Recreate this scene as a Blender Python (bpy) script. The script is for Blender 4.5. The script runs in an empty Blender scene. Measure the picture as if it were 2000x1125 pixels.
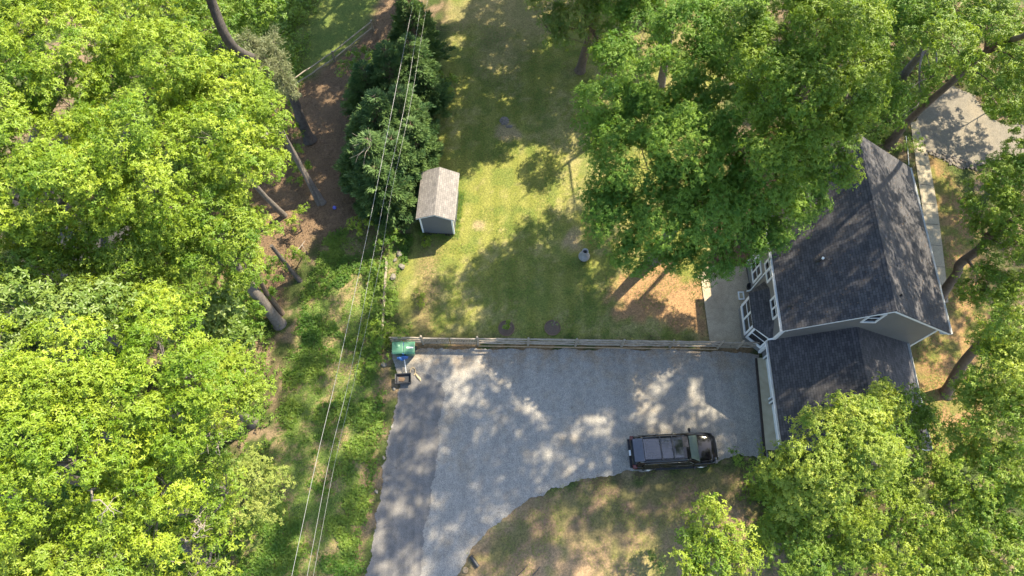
import bpy, bmesh, math, random
import numpy as np
from mathutils import Vector, Matrix

random.seed(7)
RNG = np.random.default_rng(11)
S = bpy.context.scene
C = S.collection

# ------------------------------------------------------------------ camera
TILT = math.radians(22.8)
CAM_H = 41.5
FPX = 1333.0
cd = bpy.data.cameras.new('camera')
cam = bpy.data.objects.new('camera', cd)
C.objects.link(cam)
cam.location = (0, 0, CAM_H)
cam.rotation_euler = (TILT, 0, 0)
cd.sensor_width = 36.0
cd.lens = 24.0
cd.clip_end = 3000
cd.clip_start = 0.5
S.camera = cam

# ------------------------------------------------------------------ light
SUN_EL = math.radians(50)
SUN_AZ = math.radians(47.8)          # clockwise from +Y
w = bpy.data.worlds.new('World')
S.world = w
w.use_nodes = True
nt = w.node_tree
bg = nt.nodes['Background']
sky = nt.nodes.new('ShaderNodeTexSky')
sky.sky_type = 'NISHITA'
sky.sun_disc = False
sky.sun_elevation = SUN_EL
sky.sun_rotation = SUN_AZ
nt.links.new(sky.outputs[0], bg.inputs[0])
bg.inputs[1].default_value = 0.15
sl = bpy.data.lights.new('sun', 'SUN')
sl.energy = 4.7
sl.angle = math.radians(0.6)
sl.color = (1.0, 0.89, 0.67)
so = bpy.data.objects.new('sun', sl)
C.objects.link(so)
so.location = (30, 30, 60)
sd = Vector((math.sin(SUN_AZ) * math.cos(SUN_EL), math.cos(SUN_AZ) * math.cos(SUN_EL), math.sin(SUN_EL)))
so.rotation_euler = sd.to_track_quat('Z', 'Y').to_euler()
S.view_settings.view_transform = 'Standard'
S.view_settings.look = 'None'
S.view_settings.gamma = 1.0
S.view_settings.exposure = 1.60


# ------------------------------------------------------------------ helpers
def at(u, v, z=0.0):
    """point of the world at height z seen at photo pixel (u, v)"""
    dx = (u - 1000) / FPX
    dy = -(v - 562.5) / FPX
    y = dy * math.cos(TILT) + math.sin(TILT)
    zz = dy * math.sin(TILT) - math.cos(TILT)
    t = (z - CAM_H) / zz
    return Vector((dx * t, y * t, z))


def depth(p):
    return p.y * math.sin(TILT) + (CAM_H - p.z) * math.cos(TILT)


def tag(o, label=None, cat=None, group=None, kind=None):
    if label: o['label'] = label
    if cat: o['category'] = cat
    if group: o['group'] = group
    if kind: o['kind'] = kind
    return o


def empty(name, loc=(0, 0, 0), rz=0.0, label=None, cat=None, group=None):
    o = bpy.data.objects.new(name, None)
    C.objects.link(o)
    o.location = loc
    o.rotation_euler = (0, 0, rz)
    o.empty_display_size = 0.3
    return tag(o, label, cat, group)


class MB:
    """collects shapes and links them as one mesh object"""

    def __init__(self):
        self.v = []
        self.f = []
        self.m = []
        self.s = []

    def add(self, vs, fs, mi=0, smooth=False):
        n = len(self.v)
        self.v += [tuple(p) for p in vs]
        for f in fs:
            self.f.append(tuple(i + n for i in f))
            self.m.append(mi)
            self.s.append(smooth)
        return self

    def box(self, a, b, mi=0, rot=None, at_=None):
        x0, y0, z0 = a
        x1, y1, z1 = b
        vs = [(x0, y0, z0), (x1, y0, z0), (x1, y1, z0), (x0, y1, z0), (x0, y0, z1), (x1, y0, z1), (x1, y1, z1), (x0, y1, z1)]
        if rot is not None:
            M = Matrix.Rotation(rot, 4, 'Z')
            o = Vector(at_ or (0, 0, 0))
            vs = [tuple(M @ Vector(p) + o) for p in vs]
        self.add(vs, [(0, 3, 2, 1), (4, 5, 6, 7), (0, 1, 5, 4), (1, 2, 6, 5), (2, 3, 7, 6), (3, 0, 4, 7)], mi)
        return self

    def bar(self, p, q, wd, ht, mi=0):
        """box beam from p to q, wd across, ht high"""
        p = Vector(p); q = Vector(q)
        d = (q - p).normalized()
        s = d.cross(Vector((0, 0, 1)))
        s = Vector((1, 0, 0)) if s.length < 1e-4 else s.normalized()
        u = s.cross(d)
        vs = []
        for c in (p, q):
            for a, b in ((-1, -1), (1, -1), (1, 1), (-1, 1)):
                vs.append(c + s * (a * wd / 2) + u * (b * ht / 2))
        self.add(vs, [(0, 1, 2, 3), (7, 6, 5, 4), (0, 4, 5, 1), (1, 5, 6, 2), (2, 6, 7, 3), (3, 7, 4, 0)], mi)
        return self

    def prism(self, poly, axis, a, b, mi=0):
        """extrude 2-D poly along axis ('x','y','z') from a to b"""
        n = len(poly)
        def mk(p, t):
            if axis == 'y': return (p[0], t, p[1])
            if axis == 'x': return (t, p[0], p[1])
            return (p[0], p[1], t)
        vs = [mk(p, a) for p in poly] + [mk(p, b) for p in poly]
        fs = [tuple(range(n))[::-1], tuple(range(n, 2 * n))]
        for i in range(n):
            j = (i + 1) % n
            fs.append((i, j, j + n, i + n))
        self.add(vs, fs, mi)
        return self

    def tube(self, pts, rad, sides=8, mi=0, smooth=True, caps=True):
        pts = [Vector(p) for p in pts]
        n = len(pts)
        if not hasattr(rad, '__len__'): rad = [rad] * n
        vs = []
        ref = Vector((0.31, 0.77, 0.55)).normalized()
        for i, p in enumerate(pts):
            d = (pts[min(i + 1, n - 1)] - pts[max(i - 1, 0)]).normalized()
            a = d.cross(ref)
            if a.length < 1e-3: a = d.cross(Vector((1, 0, 0)))
            a.normalize()
            b = d.cross(a)
            for k in range(sides):
                t = 2 * math.pi * k / sides
                vs.append(p + (a * math.cos(t) + b * math.sin(t)) * rad[i])
        fs = []
        for i in range(n - 1):
            for k in range(sides):
                k2 = (k + 1) % sides
                fs.append((i * sides + k, i * sides + k2, (i + 1) * sides + k2, (i + 1) * sides + k))
        self.add(vs, fs, mi, smooth)
        if caps:
            self.add(vs[:sides], [tuple(range(sides))[::-1]], mi)
            self.add(vs[-sides:], [tuple(range(sides))], mi)
        return self

    def lathe(self, prof, c=(0, 0, 0), sides=20, mi=0, smooth=True):
        vs = []
        for r, z in prof:
            for k in range(sides):
                t = 2 * math.pi * k / sides
                vs.append((c[0] + r * math.cos(t), c[1] + r * math.sin(t), c[2] + z))
        fs = []
        for i in range(len(prof) - 1):
            for k in range(sides):
                k2 = (k + 1) % sides
                fs.append((i * sides + k, i * sides + k2, (i + 1) * sides + k2, (i + 1) * sides + k))
        self.add(vs, fs, mi, smooth)
        return self

    def blob(self, c, r, n=2, sq=(1, 1, 1), jit=0.15, mi=0, smooth=False):
        bm = bmesh.new()
        bmesh.ops.create_icosphere(bm, subdivisions=n, radius=1)
        vs = []
        for v in bm.verts:
            k = 1 + random.uniform(-jit, jit)
            vs.append((c[0] + v.co.x * r * sq[0] * k, c[1] + v.co.y * r * sq[1] * k, c[2] + v.co.z * r * sq[2] * k))
        fs = [tuple(x.index for x in f.verts) for f in bm.faces]
        bm.free()
        self.add(vs, fs, mi, smooth)
        return self

    def build(self, name, mats, parent=None, off=(0, 0, 0), bevel=0, uv=None):
        me = bpy.data.meshes.new(name)
        ox, oy, oz = off
        me.from_pydata([(x - ox, y - oy, z - oz) for x, y, z in self.v], [], self.f)
        if not isinstance(mats, (list, tuple)): mats = [mats]
        for m in mats: me.materials.append(m)
        me.polygons.foreach_set('material_index', self.m)
        me.polygons.foreach_set('use_smooth', self.s)
        if uv:
            l = me.uv_layers.new(name='UVMap')
            for p in me.polygons:
                for li in p.loop_indices:
                    l.data[li].uv = uv(me.vertices[me.loops[li].vertex_index].co, p.normal)
        me.update()
        bm = bmesh.new(); bm.from_mesh(me)
        bmesh.ops.recalc_face_normals(bm, faces=bm.faces)
        bm.to_mesh(me); bm.free()
        o = bpy.data.objects.new(name, me)
        C.objects.link(o)
        if parent: o.parent = parent
        if bevel:
            b = o.modifiers.new('bevel', 'BEVEL')
            b.width = bevel; b.segments = 2; b.limit_method = 'ANGLE'
        return o


# ------------------------------------------------------------------ noise
_lat = RNG.random((256, 256))


def vnoise(x, y):
    xi = np.floor(x).astype(int); yi = np.floor(y).astype(int)
    fx = x - xi; fy = y - yi
    fx = fx * fx * (3 - 2 * fx); fy = fy * fy * (3 - 2 * fy)
    a = _lat[xi % 256, yi % 256]; b = _lat[(xi + 1) % 256, yi % 256]
    c = _lat[xi % 256, (yi + 1) % 256]; d = _lat[(xi + 1) % 256, (yi + 1) % 256]
    return (a * (1 - fx) + b * fx) * (1 - fy) + (c * (1 - fx) + d * fx) * fy


def fbm(x, y, sc=1.0, o=4):
    x = np.asarray(x, float) * sc + 37.3; y = np.asarray(y, float) * sc + 91.7
    t = 0; a = 0.5; s = 0
    for _ in range(o):
        t = t + a * vnoise(x, y); s += a
        x = x * 2.03 + 13.1; y = y * 2.03 + 7.7; a *= 0.5
    return t / s


def sdist(poly, x, y):
    """signed distance, positive inside"""
    P = np.array([(p[0], p[1]) for p in poly])
    d = np.full(x.shape, 1e9); ins = np.zeros(x.shape, bool)
    n = len(P)
    for i in range(n):
        ax, ay = P[i]; bx, by = P[(i + 1) % n]
        ex, ey = bx - ax, by - ay
        t = np.clip(((x - ax) * ex + (y - ay) * ey) / (ex * ex + ey * ey + 1e-9), 0, 1)
        d = np.minimum(d, np.hypot(x - ax - t * ex, y - ay - t * ey))
        c = ((ay > y) != (by > y)) & (x < (bx - ax) * (y - ay) / (by - ay + 1e-12) + ax)
        ins ^= c
    return np.where(ins, d, -d)


def sstep(a, b, x):
    t = np.clip((x - a) / (b - a), 0, 1)
    return t * t * (3 - 2 * t)


def gp(pts):
    return [tuple(at(u, v)[:2]) for u, v in pts]


# ------------------------------------------------------------------ materials
def newmat(name):
    m = bpy.data.materials.new(name)
    m.use_nodes = True
    n = m.node_tree.nodes
    return m, n, m.node_tree.links, n['Principled BSDF']


def ramp(n, l, src, stops, mode='LINEAR'):
    r = n.new('ShaderNodeValToRGB')
    r.color_ramp.interpolation = mode
    e = r.color_ramp.elements
    e[0].position = stops[0][0]; e[0].color = (*stops[0][1], 1)
    e[1].position = stops[-1][0]; e[1].color = (*stops[-1][1], 1)
    for p, c in stops[1:-1]:
        k = e.new(p); k.color = (*c, 1)
    l.new(src, r.inputs[0])
    return r.outputs[0]


def noise(n, l, scale, detail=4, vec=None, rough=0.6):
    t = n.new('ShaderNodeTexNoise')
    t.inputs['Scale'].default_value = scale
    t.inputs['Detail'].default_value = detail
    t.inputs['Roughness'].default_value = rough
    if vec is not None: l.new(vec, t.inputs['Vector'])
    return t.outputs[0]


def mixc(n, l, fac, a, b, mode='MIX'):
    x = n.new('ShaderNodeMix')
    x.data_type = 'RGBA'; x.blend_type = mode
    for s, i in ((fac, 0), (a, 6), (b, 7)):
        if hasattr(s, 'links') or hasattr(s, 'is_linked'):
            l.new(s, x.inputs[i])
        elif i == 0:
            x.inputs[0].default_value = s
        else:
            x.inputs[i].default_value = (*s, 1)
    return x.outputs[2]


def bump(n, l, h, strength, dist, bs):
    b = n.new('ShaderNodeBump')
    b.inputs['Strength'].default_value = strength
    b.inputs['Distance'].default_value = dist
    l.new(h, b.inputs['Height'])
    l.new(b.outputs[0], bs.inputs['Normal'])


def objcoord(n):
    return n.new('ShaderNodeTexCoord').outputs['Object']


def nmat(name, c1, c2=None, scale=6.0, rough=0.7, bstr=0.2, bdist=0.01, metal=0.0, coat=0.0, spec=0.5):
    m, n, l, b = newmat(name)
    oc = objcoord(n)
    c2 = c2 or tuple(x * 0.75 for x in c1)
    t = noise(n, l, scale, 5, oc)
    l.new(ramp(n, l, t, [(0.3, c1), (0.7, c2)]), b.inputs['Base Color'])
    b.inputs['Roughness'].default_value = rough
    b.inputs['Metallic'].default_value = metal
    b.inputs['Coat Weight'].default_value = coat
    b.inputs['Specular IOR Level'].default_value = spec
    if bstr:
        bump(n, l, noise(n, l, scale * 6, 4, oc), bstr, bdist, b)
    return m


def leafmat(name, ca, cb, trans=0.35, tcol=None, rough=0.45, spec=0.35):
    """leaf with a natural variation of tone between leaves (attribute tint)"""
    m, n, l, b = newmat(name)
    a = n.new('ShaderNodeAttribute'); a.attribute_name = 'tint'
    col = ramp(n, l, a.outputs['Fac'], [(0.0, ca), (1.0, cb)])
    l.new(col, b.inputs['Base Color'])
    b.inputs['Roughness'].default_value = rough
    b.inputs['Specular IOR Level'].default_value = spec
    t = n.new('ShaderNodeBsdfTranslucent')
    tc = mixc(n, l, 1.0, col, tcol or (1.25, 1.15, 0.5), 'MULTIPLY')
    l.new(tc, t.inputs[0])
    x = n.new('ShaderNodeMixShader'); x.inputs[0].default_value = trans
    l.new(b.outputs[0], x.inputs[1]); l.new(t.outputs[0], x.inputs[2])
    l.new(x.outputs[0], n['Material Output'].inputs['Surface'])
    return m


M = {}
M['bark_grey'] = nmat('grey bark', (0.20, 0.17, 0.145), (0.10, 0.085, 0.075), 7, 0.9, 0.8, 0.05)
M['bark_dark'] = nmat('dark bark', (0.12, 0.10, 0.088), (0.06, 0.05, 0.044), 6, 0.9, 0.8, 0.05)
M['bark_brown'] = nmat('brown bark', (0.19, 0.135, 0.09), (0.10, 0.07, 0.05), 6, 0.9, 0.8, 0.05)
M['twig_pale'] = nmat('pale dead wood', (0.34, 0.29, 0.25), (0.20, 0.17, 0.14), 9, 0.85, 0.4, 0.02)
M['leaf_lime'] = leafmat('lime leaf', (0.130, 0.228, 0.013), (0.335, 0.415, 0.036), 0.35)
M['leaf_lime2'] = leafmat('fresh green leaf', (0.110, 0.205, 0.016), (0.300, 0.370, 0.038), 0.35)
M['leaf_pale'] = leafmat('pale green leaf', (0.12, 0.195, 0.032), (0.26, 0.33, 0.075), 0.33, rough=0.42, spec=0.4)
M['leaf_mid'] = leafmat('mid green leaf', (0.095, 0.190, 0.018), (0.250, 0.345, 0.040), 0.38)
M['leaf_deep'] = leafmat('deep green leaf', (0.080, 0.185, 0.022), (0.215, 0.335, 0.045), 0.38, rough=0.5, spec=0.3)
M['leaf_gold'] = leafmat('yellow green leaf', (0.15, 0.25, 0.022), (0.38, 0.44, 0.065), 0.40, rough=0.45, spec=0.4)
M['leaf_weed'] = leafmat('weed leaf', (0.075, 0.165, 0.018), (0.22, 0.31, 0.045), 0.35)
M['leaf_cedar'] = leafmat('cedar spray', (0.042, 0.100, 0.034), (0.15, 0.235, 0.070), 0.25, rough=0.6)
M['leaf_pine'] = leafmat('pine needles', (0.15, 0.18, 0.085), (0.27, 0.28, 0.14), 0.2, rough=0.5)
M['leaf_dry'] = leafmat('dry brush', (0.14, 0.20, 0.035), (0.33, 0.37, 0.085), 0.33, rough=0.6)
M['litter'] = leafmat('fallen leaves', (0.08, 0.05, 0.032), (0.24, 0.16, 0.10), 0.1, tcol=(1, 1, 1), rough=0.7)
M['white'] = nmat('white painted trim', (0.78, 0.78, 0.77), (0.70, 0.70, 0.68), 3, 0.5, 0.05)
M['glass'] = nmat('dark window glass', (0.012, 0.014, 0.018), (0.02, 0.022, 0.026), 1, 0.06, 0, spec=0.8)
M['wood_rail'] = nmat('weathered fence wood', (0.36, 0.30, 0.23), (0.20, 0.165, 0.125), 5, 0.85, 0.5, 0.01)
M['wood_new'] = nmat('tan timber', (0.42, 0.30, 0.17), (0.28, 0.19, 0.10), 5, 0.8, 0.3, 0.01)
M['concrete_pale'] = nmat('pale tan concrete', (0.50, 0.44, 0.31), (0.38, 0.32, 0.21), 2.2, 0.85, 0.2, 0.004)
M['black_rubber'] = nmat('black plastic', (0.016, 0.017, 0.020), (0.03, 0.03, 0.034), 10, 0.5, 0.1)
M['dark_timber'] = nmat('dark timber edging', (0.05, 0.035, 0.025), (0.03, 0.02, 0.016), 6, 0.85, 0.4, 0.01)
M['wire'] = nmat('pale power cable', (0.36, 0.35, 0.34), (0.27, 0.26, 0.26), 3, 0.4, 0, metal=0.2)
M['metal'] = nmat('grey metal', (0.45, 0.46, 0.47), (0.36, 0.37, 0.38), 8, 0.35, 0, metal=0.7)


def siding(name, c):
    m, n, l, b = newmat(name)
    oc = objcoord(n)
    s = n.new('ShaderNodeSeparateXYZ'); l.new(oc, s.inputs[0])
    mu = n.new('ShaderNodeMath'); mu.operation = 'MULTIPLY'; mu.inputs[1].default_value = 1 / 0.12
    l.new(s.outputs[2], mu.inputs[0])
    fr = n.new('ShaderNodeMath'); fr.operation = 'FRACT'; l.new(mu.outputs[0], fr.inputs[0])
    t = noise(n, l, 1.3, 4, oc)
    base = ramp(n, l, t, [(0.3, c), (0.75, tuple(x * 0.88 for x in c))])
    gap = ramp(n, l, fr.outputs[0], [(0.0, (0.55, 0.55, 0.55)), (0.12, (1, 1, 1))])
    l.new(mixc(n, l, 1.0, base, gap, 'MULTIPLY'), b.inputs['Base Color'])
    b.inputs['Roughness'].default_value = 0.6
    bump(n, l, fr.outputs[0], 0.6, 0.012, b)
    return m


M['siding'] = siding('warm grey lap siding', (0.19, 0.184, 0.175))
M['shed_siding'] = siding('pale grey shed siding', (0.125, 0.13, 0.14))


def shingle(name, c1, c2, gapc, roww=0.145, wid=0.3):
    m, n, l, b = newmat(name)
    uv = n.new('ShaderNodeUVMap'); uv.uv_map = 'UVMap'
    br = n.new('ShaderNodeTexBrick')
    l.new(uv.outputs[0], br.inputs['Vector'])
    br.inputs['Scale'].default_value = 1.0
    br.inputs['Brick Width'].default_value = wid
    br.inputs['Row Height'].default_value = roww
    br.inputs['Mortar Size'].default_value = 0.010
    br.inputs['Mortar Smooth'].default_value = 0.3
    br.inputs['Bias'].default_value = 0.0
    br.inputs['Color1'].default_value = (*c1, 1)
    br.inputs['Color2'].default_value = (*c2, 1)
    br.inputs['Mortar'].default_value = (*gapc, 1)
    t = noise(n, l, 2.2, 6, uv.outputs[0], 0.7)
    g = noise(n, l, 60, 2, uv.outputs[0])
    c = mixc(n, l, 1.0, br.outputs[0], ramp(n, l, t, [(0.3, (0.7, 0.7, 0.72)), (0.7, (1.25, 1.22, 1.2))]), 'MULTIPLY')
    c = mixc(n, l, 1.0, c, ramp(n, l, g, [(0.3, (0.7, 0.7, 0.7)), (0.7, (1.3, 1.3, 1.3))]), 'MULTIPLY')
    l.new(c, b.inputs['Base Color'])
    b.inputs['Roughness'].default_value = 0.85
    bump(n, l, br.outputs['Fac'], -0.5, 0.012, b)
    return m


M['roof'] = shingle('charcoal shingles', (0.038, 0.037, 0.043), (0.080, 0.077, 0.083), (0.013, 0.012, 0.014))
M['shed_roof'] = shingle('weathered tan shingles', (0.165, 0.152, 0.142), (0.225, 0.208, 0.195), (0.10, 0.092, 0.087))


# ground: vertex colour gives the kind of soil or grass, noise gives its grain
def ground_mat():
    m, n, l, b = newmat('ground')
    a = n.new('ShaderNodeAttribute'); a.attribute_name = 'soil'
    oc = objcoord(n)
    f = noise(n, l, 9, 8, oc, 0.75)
    g = noise(n, l, 45, 3, oc, 0.7)
    c = mixc(n, l, 1.0, a.outputs['Color'], ramp(n, l, f, [(0.25, (0.38, 0.40, 0.38)), (0.5, (1, 1, 1)), (0.78, (1.85, 1.75, 1.6))]), 'MULTIPLY')
    c = mixc(n, l, 1.0, c, ramp(n, l, g, [(0.3, (0.6, 0.62, 0.6)), (0.7, (1.4, 1.38, 1.35))]), 'MULTIPLY')
    l.new(c, b.inputs['Base Color'])
    b.inputs['Roughness'].default_value = 0.95
    b.inputs['Specular IOR Level'].default_value = 0.15
    bump(n, l, f, 0.8, 0.08, b)
    return m


def gravel_mat(name, base, dirt, dirt_lo=0.55, speck=38, band=False, streak=False):
    m, n, l, b = newmat(name)
    oc = objcoord(n)
    vo = n.new('ShaderNodeTexVoronoi'); vo.inputs['Scale'].default_value = speck
    l.new(oc, vo.inputs['Vector'])
    sp = ramp(n, l, vo.outputs['Color'], [(0.1, (0.62, 0.63, 0.65)), (0.9, (1.4, 1.38, 1.35))])
    big = noise(n, l, 0.42, 6, oc, 0.62)
    mid = noise(n, l, 2.6, 6, oc, 0.65)
    c = mixc(n, l, ramp(n, l, big, [(dirt_lo, (0, 0, 0)), (dirt_lo + 0.17, (0.75, 0.75, 0.75))]), base, dirt)
    if band:
        # soil washed under the fence and off the verge
        sx = n.new('ShaderNodeSeparateXYZ'); l.new(oc, sx.inputs[0])
        mr = n.new('ShaderNodeMapRange'); l.new(sx.outputs[1], mr.inputs[0])
        mr.inputs[1].default_value = 11.2; mr.inputs[2].default_value = 13.5
        mm = n.new('ShaderNodeMath'); mm.operation = 'MULTIPLY'
        l.new(mr.outputs[0], mm.inputs[0])
        l.new(ramp(n, l, noise(n, l, 1.1, 6, oc, 0.7), [(0.42, (0, 0, 0)), (0.60, (0.95, 0.95, 0.95))]), mm.inputs[1])
        c = mixc(n, l, mm.outputs[0], c, (0.24, 0.175, 0.115))
    if band or streak:
        mp = n.new('ShaderNodeMapping'); mp.inputs['Scale'].default_value = (1.0, 0.10, 1.0); mp.inputs['Rotation'].default_value = (0, 0, math.radians(-9))
        l.new(oc, mp.inputs[0])
        st = noise(n, l, 1.5 if band else 2.6, 5, mp.outputs[0], 0.6)
        lo, hi = ((0.90, 1.10) if band else (0.88, 1.12))
        c = mixc(n, l, 1.0, c, ramp(n, l, st, [(0.36, (lo, lo, lo)), (0.64, (hi, hi * 0.99, hi * 0.97))]), 'MULTIPLY')
    c = mixc(n, l, 1.0, c, ramp(n, l, mid, [(0.25, (0.80, 0.80, 0.80)), (0.75, (1.18, 1.18, 1.18))]), 'MULTIPLY')
    c = mixc(n, l, 1.0, c, sp, 'MULTIPLY')
    fl = noise(n, l, 6.0, 3, oc, 0.8)
    c = mixc(n, l, ramp(n, l, fl, [(0.70, (0, 0, 0)), (0.74, (0.8, 0.8, 0.8))]), c, (0.06, 0.055, 0.045))
    l.new(c, b.inputs['Base Color'])
    b.inputs['Roughness'].default_value = 0.9
    b.inputs['Specular IOR Level'].default_value = 0.25
    bump(n, l, vo.outputs['Distance'], 0.3, 0.01, b)
    return m


M['ground'] = ground_mat()
M['gravel'] = gravel_mat('blue grey gravel', (0.252, 0.236, 0.212), (0.26, 0.212, 0.155), 0.52, band=True)
M['asphalt'] = gravel_mat('worn asphalt', (0.155, 0.145, 0.136), (0.20, 0.175, 0.14), 0.60, 60, streak=True)
M['pad'] = gravel_mat('grey fine gravel', (0.165, 0.145, 0.115), (0.215, 0.18, 0.132), 0.5, 45)
M['concrete'] = gravel_mat('patio concrete', (0.39, 0.32, 0.225), (0.30, 0.24, 0.165), 0.5, 70)
M['walk'] = gravel_mat('walkway concrete', (0.29, 0.25, 0.18), (0.21, 0.175, 0.125), 0.55, 70)
M['deck'] = nmat('red brown deck boards', (0.17, 0.075, 0.045), (0.10, 0.045, 0.03), 5, 0.8, 0.4, 0.01)

# ------------------------------------------------------------------ ground sheet
DRIVE = gp([(763, 683), (900, 680), (1100, 681), (1300, 683), (1484, 690), (1484, 740), (1493, 830), (1500, 897), (1470, 893), (1440, 890), (1405, 903), (1330, 913),
            (1230, 921), (1150, 935), (1090, 952), (1040, 975), (1000, 1000), (955, 1035), (918, 1075), (893, 1125)]) + \
        [(-3.9, -10), (-6.5, -45), (-12.0, -45), (-9.6, -10)] + gp([(719, 1125), (733, 1050), (743, 985), (754, 905), (763, 850), (776, 790), (786, 745), (772, 722)])
LAWN = gp([(790, 655), (782, 600), (776, 540), (800, 480), (815, 400), (835, 320), (850, 200), (870, 80), (880, -20)]) + [(-4, 70), (14, 70)] + \
       gp([(1400, 100), (1420, 400), (1380, 560), (1385, 664)])
LITTER = gp([(540, 640), (500, 560), (480, 300), (540, 200), (585, 168), (650, 118), (700, 90), (745, 5), (790, -30), (830, 80), (830, 240), (815, 400), (780, 440), (720, 440), (620, 470), (560, 560)])
NWLAWN = gp([(440, -80), (735, -80), (738, 20), (700, 80), (655, 116), (583, 166), (540, 200), (440, 220)])
STRIP = gp([(800, 470), (770, 560), (762, 640), (745, 690), (748, 800), (735, 880), (722, 960), (700, 1125), (455, 1125), (470, 1010), (540, 850), (560, 700), (600, 560), (640, 460), (700, 430)])
DIRT = gp([(1190, 580), (1230, 530), (1300, 505), (1375, 560), (1390, 650), (1350, 650), (1280, 620), (1210, 615)])
DIRT2 = gp([(905, 1110), (960, 1050), (1040, 1000), (1120, 965), (1300, 935), (1480, 915), (1500, 960), (1320, 1010), (1200, 1040), (1060, 1060), (960, 1125)])
EAST = gp([(1790, 250), (1815, 380), (1840, 480), (1850, 620), (1780, 690), (1790, 760), (1825, 900), (1950, 900), (1930, 600), (1900, 400)])
MULCH = gp([(1400, 500), (1420, 380), (1480, 250), (1600, 230), (1600, 420), (1490, 440), (1470, 510)])
EDGE = gp([(745, 1125), (700, 1125), (735, 900), (755, 780), (765, 690), (745, 690), (730, 800), (700, 950), (680, 1125)])


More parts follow.
